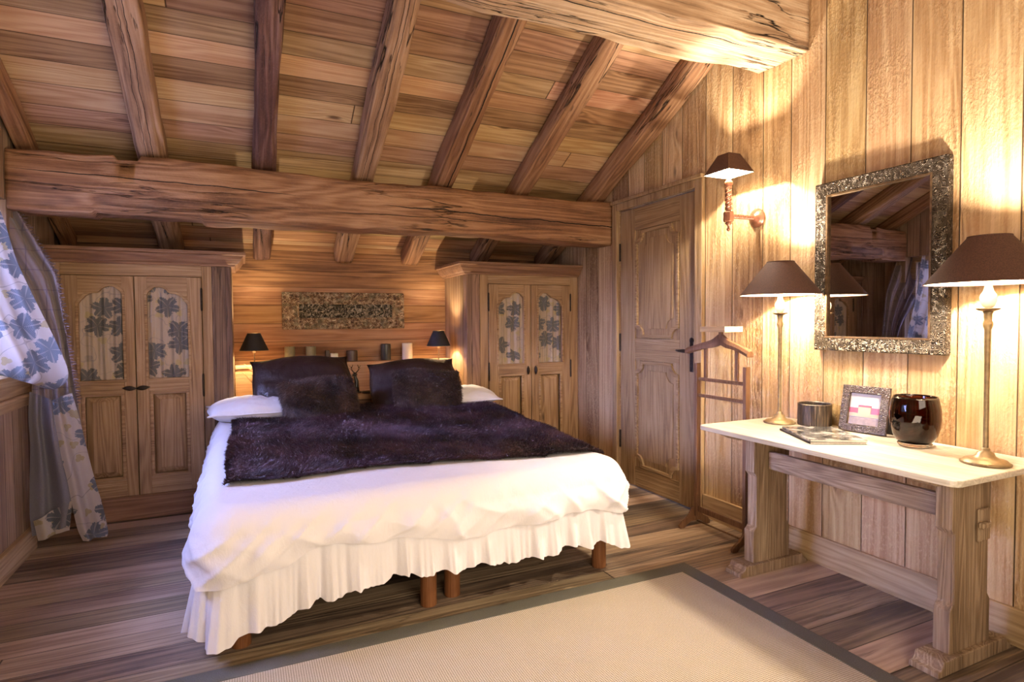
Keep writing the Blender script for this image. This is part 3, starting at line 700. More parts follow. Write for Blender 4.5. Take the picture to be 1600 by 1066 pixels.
b = MB(); b.lathe([(0, -.03), (.026, -.03), (.03, -.024), (.03, .024), (.026, .03), (0, .03)], (sx, sy, 1.895), 6); b.build('hexagonal_block', M['copper'], t, bevel=.002)
b = MB(); b.lathe([(.014, -.03), (.02, -.038), (.008, -.05), (.006, -.062), (.010, -.07), (.008, -.078), (0, -.084)], (sx, sy, 1.895), 14); b.build('finial', M['copper'], t, smooth=True)
b = MB(); pts = []
for k in range(80):
    u = k/79; pts.append((sx+.009*math.cos(u*17), sy+.009*math.sin(u*17), 1.925+u*.135))
b.tube(pts, .011, 12); b.tube([(2*sx-p[0], 2*sy-p[1], p[2]) for p in pts], .011, 12); b.build('twisted_stem', M['copper'], t, smooth=True)
b = MB(); b.lathe([(.012, 0), (.02, .006), (.014, .014), (.023, .024), (.024, .038), (.012, .05), (.010, .06), (.010, .075), (0, .076)], (sx, sy, 2.055), 16); b.build('bulb_holder', M['copper'], t, smooth=True)
b = MB(); b.lathe([(0, 0), (.012, .006), (.02, .02), (.014, .036), (0, .042)], (sx, sy, 2.132), 12); b.build('bulb', M['bulb'], t, smooth=True)
def sq_shade(h0, h1, z0, z1):
    b = MB(); A = [b.bm.verts.new((sx+i*h0, sy+j*h0, z0)) for i, j in ((-1, -1), (1, -1), (1, 1), (-1, 1))]; B = [b.bm.verts.new((sx+i*h1, sy+j*h1, z1)) for i, j in ((-1, -1), (1, -1), (1, 1), (-1, 1))]
    for k in range(4): b.bm.faces.new((A[k], A[(k+1) % 4], B[(k+1) % 4], B[k]))
    return b
s_ = sq_shade(.096, .042, 2.138, 2.248).build('lamp_shade', M['shade'], t); sq_shade(.0935, .0395, 2.139, 2.247).build('shade_lining', M['shadein'], s_)
b = MB()
for i, j in ((-1, -1), (1, -1), (1, 1), (-1, 1)): b.tube([(sx+i*.096, sy+j*.096, 2.138), (sx+i*.042, sy+j*.042, 2.248)], .0018, 6)
b.build('shade_trim', M['bronze'], s_)
point('wall_sconce_light', (sx, sy, 2.195), 52, .008, (1, .87, .70))

# ------------------------------------------------------------------ mirror
t = thing('wall_mirror', 'rectangular mirror in a wide embossed pewter frame on the right wall above the table', 'mirror', (XR, 1.8, 1.14))
my0, my1, mz0, mz1 = 1.483, 2.118, 1.142, 2.0; fw = .068
b = MB(); b.ring([(my0, mz0), (my1, mz0), (my1, mz1), (my0, mz1)], [(my0+fw, mz0+fw), (my1-fw, mz0+fw), (my1-fw, mz1-fw), (my0+fw, mz1-fw)], XR-.045, XR-.004, 'X')
b.build('frame', M['mframe'], t, bevel=.006)
b = MB(); g = fw-.004; b.ring([(my0+g, mz0+g), (my1-g, mz0+g), (my1-g, mz1-g), (my0+g, mz1-g)], [(my0+fw+.005, mz0+fw+.005), (my1-fw-.005, mz0+fw+.005), (my1-fw-.005, mz1-fw-.005), (my0+fw+.005, mz1-fw-.005)], XR-.046, XR-.03, 'X')
b.build('inner_bead', M['bronze'], t)
b = MB(); b.box(XR-.032, XR-.028, my0+fw-.002, my1-fw+.002, mz0+fw-.002, mz1-fw+.002); b.build('mirror_glass', M['mirror'], t)

# ------------------------------------------------------------------ trestle table
t = thing('console_table', 'pale trestle table with whitewashed top against the right wall under the mirror', 'table', (2.45, 1.73, 0))
b = MB(); cc = .035; X0, X1, Y0, Y1 = 2.145, 2.752, 1.125, 2.345
pts = []
for (cx, cy, a0) in ((X0+cc, Y0+cc, 180), (X1-cc, Y0+cc, 270), (X1-cc, Y1-cc, 0), (X0+cc, Y1-cc, 90)):
    pts += [(cx+cc*math.cos(math.radians(a0+18*k)), cy+cc*math.sin(math.radians(a0+18*k))) for k in range(6)]
b.prism(pts, TZ-.024, TZ, 'Z'); b.build('table_top', M['tabletop'], t, bevel=.005, seg=3)
for (ya, yb) in ((1.25, 1.31), (2.165, 2.225)):
    def leg_out():
        L = [(2.405, .055), (2.405, .055)]
        a, c = 2.352, 2.612    # wide foot and head, waisted shaft
        return [(a, .052), (c, .052), (c, .215), (c-.018, .24), (c-.018, .50), (c-.004, .52), (c-.004, .70), (a+.004, .70), (a+.004, .52), (a+.022, .50), (a+.022, .24), (a, .215)]
    b = MB(); b.prism(leg_out(), ya, yb, 'Y'); b.build('leg', M['table'], t, bevel=.004)
    b = MB(); b.prism([(2.247, .0005), (2.722, .0005), (2.722, .02), (2.70, .03), (2.685, .055), (2.285, .055), (2.275, .035), (2.262, .026), (2.247, .022)], ya-.022, yb+.022, 'Y'); b.build('foot', M['table'], t, bevel=.004)
    b = MB(); b.prism([(2.27, .70), (2.70, .70), (2.72, .715), (2.725, .7325), (2.185, .7325), (2.19, .72), (2.215, .712), (2.24, .70)], ya-.01, yb+.01, 'Y'); b.build('bearer', M['table'], t, bevel=.003)
b = MB(); b.box(2.45, 2.48, 1.315, 2.16, .53, .62); b.build('stretcher', M['tabley'], t, bevel=.004)
b = MB(); b.box(2.505, 2.58, 1.236, 1.2495, .455, .58); b.build('tenon', M['table'], t, bevel=.006)
b = MB(); b.box(2.49, 2.545, 1.215, 1.2355, .512, .535); b.build('wedge', M['table'], t, bevel=.006)

# things on the table
b = MB(); r = .08; b.lathe([(0, 0), (r*.97, 0), (r, .004), (r, .108), (r-.004, .112), (r-.008, .108), (r-.008, .01), (0, .01)], (2.675, 2.07, TZ+.0005), 40)
tag(b.build('trinket_bowl', M['bark'], smooth=False), 'small round dark ribbed bowl with a metal rim beside the far table lamp', 'bowl')
# photo frame, leaning back
t = thing('photo_frame', 'dark crocodile leather photo frame with a picture of a sofa, standing between bowl and vase', 'picture frame', (2.67, 1.81, TZ))
def pf(mb, name, mat, parent, **k):
    m = Matrix.Translation((2.665, 1.81, TZ+.002)) @ Matrix.Rotation(math.radians(8), 4, 'Z') @ Matrix.Rotation(math.radians(12), 4, 'Y')
    mb.xf(m); return mb.build(name, mat, parent, **k)
W, Hh, fb = .108, .225, .038
b = MB(); b.ring([(-W, 0), (W, 0), (W, Hh), (-W, Hh)], [(-W+fb, fb), (W-fb, fb), (W-fb, Hh-fb), (-W+fb, Hh-fb)], -.008, .008, 'X'); pf(b, 'frame', M['croc'], t, bevel=.003)
b = MB(); b.box(.004, .010, -W+fb-.004, W-fb+.004, fb-.004, Hh-fb+.004); ph = pf(b, 'photograph', M['paperw'], t)
b = MB(); b.box(.0025, .004, -W+fb, W-fb, fb, fb+.035); pf(b, 'printed_table', M['cream'], ph)
b = MB(); b.box(.0015, .004, -W+fb, W-fb, fb+.038, fb+.055); b.box(.0015, .004, -.028, .028, fb+.055, fb+.085); pf(b, 'printed_sofa', M['sofa'], ph)
b = MB(); b.box(.002, .004, -W+fb, -.03, fb+.055, fb+.085); b.box(.002, .004, .03, W-fb, fb+.055, fb+.08); b.box(.0028, .004, -.03, .03, fb+.08, fb+.095); pf(b, 'printed_cushions', M['pink'], ph)
b = MB(); b.box(.0085, .012, -W+.006, W-.006, .004, Hh-.006); pf(b, 'backing', M['dark_board'], t)
b = MB(); b.prism([(2.712, TZ+.15), (2.717, TZ+.15), (2.762, TZ+.002), (2.748, TZ+.002)], 1.70, 1.76, 'Y'); b.build('easel_back', M['dark_board'], t)
# magazines
def mag(name, cx, cy, ang, z, L, Wd, h, mat, label):
    m = Matrix.Translation((cx, cy, z)) @ Matrix.Rotation(ang, 4, 'Z'); t = thing(name, label, 'magazine', (cx, cy, z), 'magazines on the table')
    b = MB(); b.box(-L/2+.002, L/2-.002, -Wd/2+.003, Wd/2-.002, .001, h-.001); b.xf(m); b.build('pages', M['paper'], t)
    b = MB(); b.box(-L/2, L/2, -Wd/2, Wd/2, h-.001, h); b.box(-L/2, L/2, -Wd/2, Wd/2, 0, .001); b.box(-L/2, L/2, Wd/2-.0015, Wd/2, 0.001, h-.001); b.xf(m); b.build('cover', mat, t)
mag('magazine', 2.42, 1.84, math.radians(62), TZ+.0005, .33, .24, .009, M['dark_board'], 'lower magazine of the pair on the table, only its dark spine and pages showing')
mag('magazine', 2.425, 1.835, math.radians(60), TZ+.0105, .33, .24, .009, M['cover'], 'glossy magazine with black and white cover photo, on top of another')
# glass vase
t = thing('glass_vase', 'round dark brown glass vase with clear base on the table, left of the near lamp', 'vase', (2.60, 1.53, TZ))
b = MB(); vz = TZ+.001
b.lathe([(0, .0145), (.05, .015), (.068, .024), (.082, .05), (.091, .085), (.0945, .118), (.0925, .16), (.084, .203), (.080, .213), (.0775, .209), (.087, .160), (.0885, .118), (.085, .088), (.076, .056), (.06, .034), (.045, .026), (0, .024)], (2.60, 1.53, vz), 64)
b.build('body', M['vase'], t, smooth=True)
b = MB(); b.lathe([(0, 0), (.054, 0), (.060, .003), (.064, .010), (.063, .0135), (.05, .0138), (0, .0138)], (2.60, 1.53, vz), 48); b.build('clear_base', M['clear'], t, smooth=True)

# ------------------------------------------------------------------ valet stand
t = thing('valet_stand', 'reddish wooden clothes valet with hanger and small tray beside the door', 'valet stand', (2.58, 2.62, 0))
yl, yr, xv = 2.82, 2.43, 2.58
for y, nm in ((yl, 'post'), (yr, 'post')):
    b = MB(); b.box(xv-.017, xv+.017, y-.0115, y+.0115, .07, 1.035); b.build('post', M['valet'], t, bevel=.003)
for z, th_ in ((.937, .02), (.835, .02)):
    b = MB(); b.box(xv-.008, xv+.008, yr+.0115, yl-.0115, z-th_/2, z+th_/2); b.build('rail', M['valet'], t, bevel=.004)
b = MB(); b.box(xv-.006, xv+.006, yr+.0115, yl-.0115, .10, .135); b.build('lower_rail', M['valet'], t, bevel=.003)
b = MB(); b.tube([(xv+.02, yl+.02, .03), (xv+.02, yr-.02, .03)], .006); b.build('floor_rod', M['valet'], t, smooth=True)
for y in (yr, yl):
    top = [(-.125, .0), (-.128, .02), (-.105, .04), (-.075, .055), (-.045, .085), (-.03, .11), (-.012, .125), (.012, .125), (.03, .11), (.045, .08), (.07, .06), (.10, .045), (.12, .02), (.118, 0), (.085, 0), (.06, .02), (.03, .035), (-.035, .035), (-.07, .018), (-.09, 0)]
    b = MB(); b.prism([(xv+p[0], p[1]+.0005) for p in top], y-.03 if y == yr else y+.012, y-.012 if y == yr else y+.03, 'Y'); b.build('foot', M['valet'], t, bevel=.003)
for y in (yr+.07, yl-.07):
    b = MB(); b.box(xv-.007, xv+.007, y-.011, y+.011, .948, 1.13); b.build('upright', M['valet'], t, bevel=.003)
b = MB(); n = 40; V = []
for i in range(n+1):
    u = -1+2*i/n; y = (yl+yr)/2+u*.25; zc_ = 1.165-.055*abs(u)**1.6+.022*math.exp(-(u/.16)**2); hh = .022+.012*math.exp(-(u/.25)**2)-.005*abs(u); dd = .012+.012*abs(u)
    V.append([b.bm.verts.new((xv-.03*abs(u)**2+a*dd, y, zc_+c*hh)) for a, c in ((-1, -1), (-1.1, 0), (-.7, 1), (.7, 1), (1.1, 0), (1, -1))])
for i in range(n):
    for k in range(6): b.bm.faces.new((V[i][k], V[i][(k+1) % 6], V[i+1][(k+1) % 6], V[i+1][k]))
b.bm.faces.new(V[0][::-1]); b.bm.faces.new(V[-1]); b.build('hanger', M['valet'], t, bevel=.002)
b = MB(); b.box(xv-.009, xv+.009, (yl+yr)/2-.011, (yl+yr)/2+.011, 1.185, 1.232); b.build('tray_post', M['valet'], t)
b = MB(); ty = (yl+yr)/2+.0
b.box(xv-.07, xv+.07, ty-.10, ty+.10, 1.232, 1.238); b.ring([(xv-.07, ty-.10), (xv+.07, ty-.10), (xv+.07, ty+.10), (xv-.07, ty+.10)], [(xv-.063, ty-.093), (xv+.063, ty-.093), (xv+.063, ty+.093), (xv-.063, ty+.093)], 1.238, 1.264, 'Z'); b.build('tray', M['base'], t)

# ------------------------------------------------------------------ rug
t = thing('rug', 'beige sisal rug with a dark green grey woven border in front of the bed', 'rug', (.4, 1.2, 0))
rx0, rx1, ry0, ry1 = -1.0, 2.112, -1.4, 2.405; bw = .088
b = MB(); b.box(rx0+bw, rx1-bw, ry0+bw, ry1-bw, .0005, .011); b.build('sisal_field', M['rug'], t)
b = MB(); b.ring([(rx0, ry0), (rx1, ry0), (rx1, ry1), (rx0, ry1)], [(rx0+bw, ry0+bw), (rx1-bw, ry0+bw), (rx1-bw, ry1-bw), (rx0+bw, ry1-bw)], .0005, .013, 'Z'); b.build('border', M['rugb'], t, bevel=.003)

# ------------------------------------------------------------------ bed
bx0, bx1, by0, by1 = -.13, 1.745, 2.50, 4.55
t = thing('bed', 'large double bed on round dark wooden legs, standing in the niche', 'bed', (.8, 3.6, 0))
for (a, c) in ((bx0, .805), (.811, bx1)):
    b = MB(); b.box(a, c, by0, by1, .20, .38); b.build('bed_base', M['ticking'], t, bevel=.02, seg=3)
b = MB(); b.box(bx0, bx1, by0, by1, .381, .56); b.build('mattress', M['ticking'], t, bevel=.04, seg=4)
for (lx, ly) in ((-.03, 2.575), (.755, 2.575), (.885, 2.62), (1.695, 2.59), (-.03, 4.5), (.755, 4.5), (.885, 4.5), (1.695, 4.5)):
    b = MB(); b.lathe([(0, 0), (.037, 0), (.038, .003), (.038, .2), (0, .2)], (lx, ly, .0005), 28); b.build('leg', M['leg'], t)

# bedspread ---------------------------------------------------------
sx0, sx1, sy0, syb = -.185, 1.80, 2.42, 4.55
def ztop(x, y):
    z = .597+.055*sst(2.6, 4.2, y)
    z += .010*nz(x*2.1, y*2.1, 1.)+.005*nz(x*6, y*5, 2.)
    return z
rc_ = .16
Lside = syb-(sy0+rc_); Lfront = (sx1-sx0)-2*rc_; Larc = rc_*PI/2
PT = Lside*2+Lfront+2*Larc
def peri(p):
    """arc length p (0..PT) -> point, outward normal; from left back, round the foot, to right back"""
    if p < Lside: return Vector((sx0, syb-p, 0)), Vector((-1, 0, 0))
    p -= Lside
    if p < Larc: a = PI+p/rc_; return Vector((sx0+rc_+rc_*math.cos(a), sy0+rc_+rc_*math.sin(a), 0)), Vector((math.cos(a), math.sin(a), 0))
    p -= Larc
    if p < Lfront: return Vector((sx0+rc_+p, sy0, 0)), Vector((0, -1, 0))
    p -= Lfront
    if p < Larc: a = 1.5*PI+p/rc_; return Vector((sx1-rc_+rc_*math.cos(a), sy0+rc_+rc_*math.sin(a), 0)), Vector((math.cos(a), math.sin(a), 0))
    p -= Larc
    return Vector((sx1, sy0+rc_+p, 0)), Vector((1, 0, 0))
pc1 = Lside+Larc/2; pc2 = Lside+Larc*1.5+Lfront; pf0 = Lside+Larc
HEM = [(0, .14), (Lside-.35, .15), (pc1-.1, .10), (pc1+.03, .085), (pf0+.16, .145), (pf0+.3, .19), (pf0+.6, .218), (pf0+.9, .205), (pf0+1.2, .195), (pf0+1.45, .215), (pf0+1.6, .20), (pc2, .16), (PT, .19)]
SEAM = [(0, .33), (Lside-.3, .33), (pc1, .30), (pf0+.12, .345), (pf0+.3, .41), (pf0+.6, .385), (pf0+.95, .34), (pf0+1.2, .36), (pf0+1.5, .385), (pc2, .33), (PT, .35)]
def flare(p): return .012*math.exp(-((p-pc1)/.22)**2)+.01*math.exp(-((p-pc2)/.2)**2)-.0*p
def fold(p, t):
    a = .034*nz(p*3.1, 2.7)+.026*nz(p*7.3, 8.1)+.014*nz(p*15+t*1.5, 4.4)
    return a*t
def spread(p, v):
    """v 0 top inner edge .. 1 seam"""
    P, N = peri(p); r = .10; zt = ztop(P.x, P.y); zs = lerp(SEAM, p)
    if v < .35:
        a = v/.35*PI/2; off = -r+r*math.sin(a); z = zt-r+r*math.cos(a); tt = v*.6
    else:
        k = (v-.35)/.65; off = 0; z = (zt-r)+(zs-(zt-r))*k; tt = .2+.8*k
        off = .016*math.sin(PI*k)+flare(p)*.6*k
    q = P+N*(off+fold(p, tt)); vv = min(1, v*3); c1 = (1-abs(nz(p*5+z*6, z*2.2, 1.)*2))**3; c2 = (1-abs(nz(p*6.5-z*8, z*2.5, 6.)*2))**3
    wr = .020*c1*sst(.1, .7, v)+.016*c2*sst(.05, .5, v)+.003*nz(p*22, z*14)
    q += N*wr*vv; q.z = z+.006*nz(p*8, v*4, 3)*vv
    return q
def topg(p, s):
    P, N = peri(p); e = P-N*.10
    c = Vector((min(max(e.x, .25), 1.3), min(max(e.y, 3.1), syb), 0)); q = c.lerp(e, s)
    q.z = ztop(q.x, q.y)+.006*nz(q.x*8, q.y*8, 5.)*s*(1-s)*4
    zt = ztop(P.x, P.y); q.z = q.z*(1-s**4)+zt*s**4
    return q
bs = MB()
NU = 560
bs.grid(lambda u, v: topg(u*PT, v), NU, 14); bs.grid(lambda u, v: spread(u*PT, v), NU, 34)
bmesh.ops.remove_doubles(bs.bm, verts=bs.bm.verts, dist=.0008)
sp = tag(bs.build('bedspread', M['white'], smooth=True), 'white cotton bedspread with gathered ruffle draped over the bed', 'bedspread')
def ruf(p, v):
    P, N = peri(p); zs = lerp(SEAM, p)+.012; zh = lerp(HEM, p)
    k = v
    pl = (nz(p*26, 1.3)*.6+nz(p*55, 4.1)*.35)*(.6+1.1*abs(nz(p*4., 3.)))+nz(p*9, 9.)*.8
    sh = math.sin(p*62+3*nz(p*6, 2.))
    amp = (.005+.047*k)
    off = flare(p)*(.6+.7*k)+fold(p, 1.)+amp*(pl*.9+.25*sh)-.008*(1-k)+.012*k
    q = P+N*off
    T = Vector((-N.y, N.x, 0)); q += T*.010*k*nz(p*20, 7.)
    q.z = zs+(zh-zs)*k+.010*k*math.cos(p*31+2*nz(p*3, 5.))+.006*k*nz(p*40, 6.)
    return q
rb = MB(); rb.grid(lambda u, v: ruf(u*PT, v), 1500, 16); rb.build('ruffle', M['white'], sp, smooth=True)
# back ends are hidden by pillows

# fur -----------------------------------------------------------------
def blades(pts, nrm, flow, ln, wd, name, mat, parent=None, base=None, jit=.5):
    """pts/nrm arrays -> one mesh of fine tapering hairs, plus the hide beneath (base mesh data)"""
    rng = np.random.default_rng(5); n = len(pts)
    L = ln*(.6+.8*rng.random(n))[:, None]
    d = nrm*(.55+.3*rng.random((n, 1)))+flow*.75+rng.normal(0, jit, (n, 3))*.45
    d /= np.linalg.norm(d, axis=1)[:, None]
    side = np.cross(d, rng.normal(0, 1, (n, 3))); side /= np.linalg.norm(side, axis=1)[:, None]
    a = pts-side*wd/2; b_ = pts+side*wd/2; mid = pts+d*L*.55; tip = pts+d*L*1.0+flow*L*.3
    V = np.stack([a, b_, mid+side*wd*.4, mid-side*wd*.4, tip], 1).reshape(-1, 3)
    i = np.arange(n)*5
    loops = np.stack([i, i+1, i+2, i+3, i+3, i+2, i+4], 1).reshape(-1)
    starts = np.stack([np.arange(n)*7, np.arange(n)*7+4], 1).reshape(-1); tot = np.tile([4, 3], n)
    if base is not None:
        bv, bf = base; off = len(V); V = np.vstack([V, bv]); l2 = (bf+off).reshape(-1)
        starts = np.concatenate([starts, len(loops)+np.arange(len(bf))*4]); tot = np.concatenate([tot, np.full(len(bf), 4)]); loops = np.concatenate([loops, l2])
    me = bpy.data.meshes.new(name); me.vertices.add(len(V)); me.vertices.foreach_set('co', V.astype(np.float32).ravel())
    me.loops.add(len(loops)); me.loops.foreach_set('vertex_index', loops.astype(np.int32))
    me.polygons.add(len(starts)); me.polygons.foreach_set('loop_start', starts.astype(np.int32)); me.polygons.foreach_set('loop_total', tot.astype(np.int32))
    me.update(); me.validate(); me.materials.append(mat)
    o = bpy.data.objects.new(name, me); C.objects.link(o)
    return o
fx0, fx1 = -.085, 1.775
def fy0(x): return 2.79-.13*sst(.3, 1.78, x)+.012*nz(x*7, 3.)
def fy1(x): return 4.52-.25*sst(1.0, 1.8, x)+.01*nz(x*6, 8.)
def furz(u, v):
    x = fx0+.03*v*(1-u)+u*(fx1-fx0)+.01*nz(v*9, u*3); a, c = fy0(x), fy1(x); y = a+v*(c-a)
    z = ztop(x, y)+.022
    # quilted pelts
    qx = abs(((x+.085)/.30) % 1-.5)*2; qy = abs(((y-2.7)/.37+.1*math.sin(x*3)) % 1-.5)*2
    z += .010*(1-qx**8)*(1-qy**8)+.008*nz(x*5, y*5, 7)
    if x > 1.66: z -= ((x-1.66)/.115)**2*.035
    e = min(u, 1-u, v*1.2, (1-v)*1.2)
    if e < .02: z -= .014*(1-e/.02)
    return (x, y, z)
nu, nv = 150, 150
G = np.array([[furz(i/(nu-1), j/(nv-1)) for j in range(nv)] for i in range(nu)])
vid = np.arange(nu*nv).reshape(nu, nv); F4 = np.stack([vid[:-1, :-1], vid[1:, :-1], vid[1:, 1:], vid[:-1, 1:]], -1).reshape(-1, 4)
rng = np.random.default_rng(3); nb = 110000
iu = rng.random(nb)*(nu-1.001); iv = rng.random(nb)*(nv-1.001)
k = rng.random(nb) < .10; edge = rng.integers(0, 4, nb)
iu = np.where(k & (edge == 0), rng.random(nb)*.8, iu); iu = np.where(k & (edge == 1), nu-1.01-rng.random(nb)*.8, iu)
iv = np.where(k & (edge >= 2), rng.random(nb)*.8, iv)
a0, b0 = iu.astype(int), iv.astype(int); fu, fv = (iu-a0)[:, None], (iv-b0)[:, None]
P = G[a0, b0]*(1-fu)*(1-fv)+G[a0+1, b0]*fu*(1-fv)+G[a0, b0+1]*(1-fu)*fv+G[a0+1, b0+1]*fu*fv
Nn = np.cross(G[a0+1, b0]-G[a0, b0], G[a0, b0+1]-G[a0, b0]); Nn /= np.linalg.norm(Nn, axis=1)[:, None]
fl = np.stack([.5*np.sin(P[:, 1]*7+P[:, 0]*3)+.2*np.sin(P[:, 0]*23), -.55+.4*np.sin(P[:, 0]*9+P[:, 1]*4), np.full(nb, -.15)], 1)
B4 = G.reshape(-1, 3).copy()
th_ = blades(P-Nn*.002, Nn, fl, .021, .0030, 'fur_throw', M['fur'], base=(B4, F4))
tag(th_, 'dark plum brown fur throw of stitched pelts spread over the white bedspread', 'throw')

# pillows ---------------------------------------------------------------
def cushion_pt(u, v, W, Hh, T, side, sd, ear=.10, bulge=0.):
    """u, v in -1..1"""
    pin = 1-ear*(1-abs(v)**3)*abs(u)**6*0
    x = u*W/2*(1-ear*.55*(1-v*v)*abs(u)**2); y = v*Hh/2*(1-ear*.55*(1-u*u)*abs(v)**2)
    if bulge:
        x = u*W/2*(1+bulge*.5*(1-v*v)); y = v*Hh/2*(1+bulge*(1-u*u)); k = 1+.10*(abs(u)*abs(v))**9; x *= k; y *= k
    th = (max(0, 1-abs(u)**2.6)*max(0, 1-abs(v)**2.6))**.55
    z = side*T/2*th+.010*nz(u*3+sd, v*3, side)*(.3+th)
    z += side*.006*nz(u*9+sd, v*5)*th
    return Vector((x, y, z))
def cushion_mesh(W, Hh, T, m, sd, n=44, bulge=0.):
    mb = MB()
    for side in (1, -1): mb.grid(lambda a, b_: m @ cushion_pt(2*a-1, 2*b_-1, W, Hh, T, side, sd, .1, bulge), n, n)
    bmesh.ops.remove_doubles(mb.bm, verts=mb.bm.verts, dist=.0012)
    return mb
def lean(cx, cy, cz, deg, yaw, roll=0):   # pillow plane: local x = width, local y = up the pillow, local z = towards the foot of the bed
    return Matrix.Translation((cx, cy, cz)) @ Matrix.Rotation(math.radians(yaw), 4, 'Z') @ Matrix.Rotation(math.radians(90-deg), 4, 'X') @ Matrix.Rotation(math.radians(roll), 4, 'Z')
def pillow(name, W, Hh, T, m, sd, mat, label, flange=True, bulge=.16):
    mb = cushion_mesh(W, Hh, T, m, sd, 44, bulge); o = mb.build(name, mat, smooth=True); tag(o, label, 'pillow')
    pts = []
    for k in range(81):
        q = k/80*4; s_ = int(q) % 4; fr = q-int(q); a = -1+2*fr
        u, v = ((a, -1), (1, a), (-a, 1), (-1, -a))[s_]
        p_ = cushion_pt(u, v, W, Hh, T, 1, sd, .1, bulge); pts.append(m @ p_)
    if flange:
        mb = MB(); mb.tube(pts, .005, 8, cap=False); mb.build('piping', mat, o, smooth=True)
    return o
pillow('pillow', .62, .46, .21, lean(.40, 4.42, .835, 38, 3, 1.5), 1., M['satin'], 'large dark brown satin pillow leaning at the head of the bed, left side', bulge=.2)
pillow('pillow', .62, .43, .19, lean(1.215, 4.42, .795, 36, -5, 3), 5., M['satin'], 'large dark brown satin pillow leaning at the head of the bed, right side', bulge=.22)
pillow('pillow', .60, .38, .17, lean(.105, 4.35, .722, 88, 4, 0), 9., M['white'], 'white pillow lying flat under the left brown pillow')
pillow('pillow', .54, .38, .15, lean(1.55, 4.37, .715, 86, -6, 0), 12., M['white'], 'white pillow lying flat under the right brown pillow')
def fur_cushion(W, Hh, T, m, sd, label):
    n = 36; rngc = np.random.default_rng(int(sd)); g = {}
    V = []; Fc = []
    for side in (1, -1):
        base_ = len(V)
        for i in range(n):
            for j in range(n): V.append(m @ cushion_pt(-1+2*i/(n-1), -1+2*j/(n-1), W, Hh, T, side, sd, .06))
        for i in range(n-1):
            for j in range(n-1): Fc.append([base_+i*n+j, base_+(i+1)*n+j, base_+(i+1)*n+j+1, base_+i*n+j+1])
    V = np.array(V); Fc = np.array(Fc); q = V[Fc]; nb = 26000
    ar_ = np.linalg.norm(np.cross(q[:, 1]-q[:, 0], q[:, 3]-q[:, 0]), axis=1); pick = rngc.choice(len(Fc), nb, p=ar_/ar_.sum())
    a, b_ = rngc.random((nb, 1)), rngc.random((nb, 1)); qq = q[pick]
    P = qq[:, 0]*(1-a)*(1-b_)+qq[:, 1]*a*(1-b_)+qq[:, 2]*a*b_+qq[:, 3]*(1-a)*b_
    cen = np.array(m.translation); Nn = np.cross(qq[:, 1]-qq[:, 0], qq[:, 3]-qq[:, 0]); Nn /= np.linalg.norm(Nn, axis=1)[:, None]
    Nn *= np.sign(((P-cen)*Nn).sum(1))[:, None]
    fl = np.stack([.5*np.sin(P[:, 2]*25+P[:, 0]*9), -.1+0*P[:, 0], -.5+.4*np.sin(P[:, 0]*17)], 1)
    o = blades(P, Nn, fl, .026, .0026, 'fur_cushion', M['fur2'], base=(V, Fc), jit=.45)
    tag(o, label, 'cushion', 'fur cushions')
fur_cushion(.50, .36, .17, lean(.475, 4.15, .76, 30, 8, 3), 21, 'long-haired dark brown fur cushion in front of the left satin pillow')
fur_cushion(.50, .37, .17, lean(1.25, 4.22, .775, 32, -6, -3), 22, 'long-haired dark brown fur cushion in front of the right satin pillow')

# ------------------------------------------------------------------ small things on the ledge
t = thing('antler_pot', 'small brown pot holding pale antlers, behind the left bedside lamp', 'pot', (.14, 4.88, .742))
b = MB(); b.lathe([(0, 0), (.045, 0), (.055, .04), (.062, .10), (.060, .125), (.052, .12), (.05, .05), (0, .01)], (.145, 4.88, .7425), 24); b.build('pot', M['terracotta'], t, smooth=True)
for k, (dx_, dz_, dy_) in enumerate(((-.14, .235, -.02), (-.09, .17, .0), (.03, .2, -.01), (-.03, .25, .02), (-.15, .16, -.03), (.06, .16, .0))):
    b = MB(); x, y, z = .145, 4.87, .80; p = [(x+dx_*u, y+dy_*u, z+(dz_-.04)*u+.025*math.sin(3*u+k)) for u in (0, .3, .6, 1)]
    b.tube(p, [.009, .008, .006, .002], 8); b.tube([p[1], (p[1][0]-.03, p[1][1]-.01, p[1][2]+.06)], [.006, .002], 8); b.tube([p[2], (p[2][0]+.03, p[2][1], p[2][2]+.05)], [.005, .0015], 8)
    b.build('antler', M['antler'], t, smooth=True)
t = thing('deer_figurine', 'small black antlered deer figurine between the two satin pillows', 'figurine', (.83, 4.76, .742))
b = MB(); fx, fy, fz = .825, 4.76, .7425
b.lathe([(0, 0), (.035, 0), (.036, .008), (0, .01)], (fx, fy, fz), 20)
b.tube([(fx, fy, fz+.008), (fx-.006, fy, fz+.05), (fx-.002, fy, fz+.09), (fx-.012, fy, fz+.125), (fx-.02, fy, fz+.15)], [.02, .024, .018, .013, .010], 12)
b.tube([(fx-.004, fy, fz+.145), (fx-.02, fy-.01, fz+.152), (fx-.036, fy-.02, fz+.14)], [.012, .012, .006], 10)
b.build('body', M['blackcer'], t, smooth=True)
for sgn in (-1, 1):
    b = MB(); b.tube([(fx-.012, fy, fz+.155), (fx-.012+sgn*.022, fy, fz+.175), (fx-.012+sgn*.028, fy, fz+.20), (fx-.012+sgn*.018, fy, fz+.225)], [.004, .004, .003, .0015], 8)
    b.tube([(fx-.012+sgn*.024, fy, fz+.18), (fx-.012+sgn*.042, fy, fz+.20)], [.003, .001], 6); b.tube([(fx-.012+sgn*.028, fy, fz+.198), (fx-.012+sgn*.044, fy, fz+.218)], [.003, .001], 6)
    b.build('antler', M['blackcer'], t, smooth=True)
b = MB(); b.lathe([(0, 0), (.05, 0), (.058, .012), (.054, .013), (.046, .005), (0, .004)], (.905, 4.70, .7425), 28); tag(b.build('ashtray', M['blackcer'], smooth=True), 'flat black dish beside the deer figurine', 'dish')

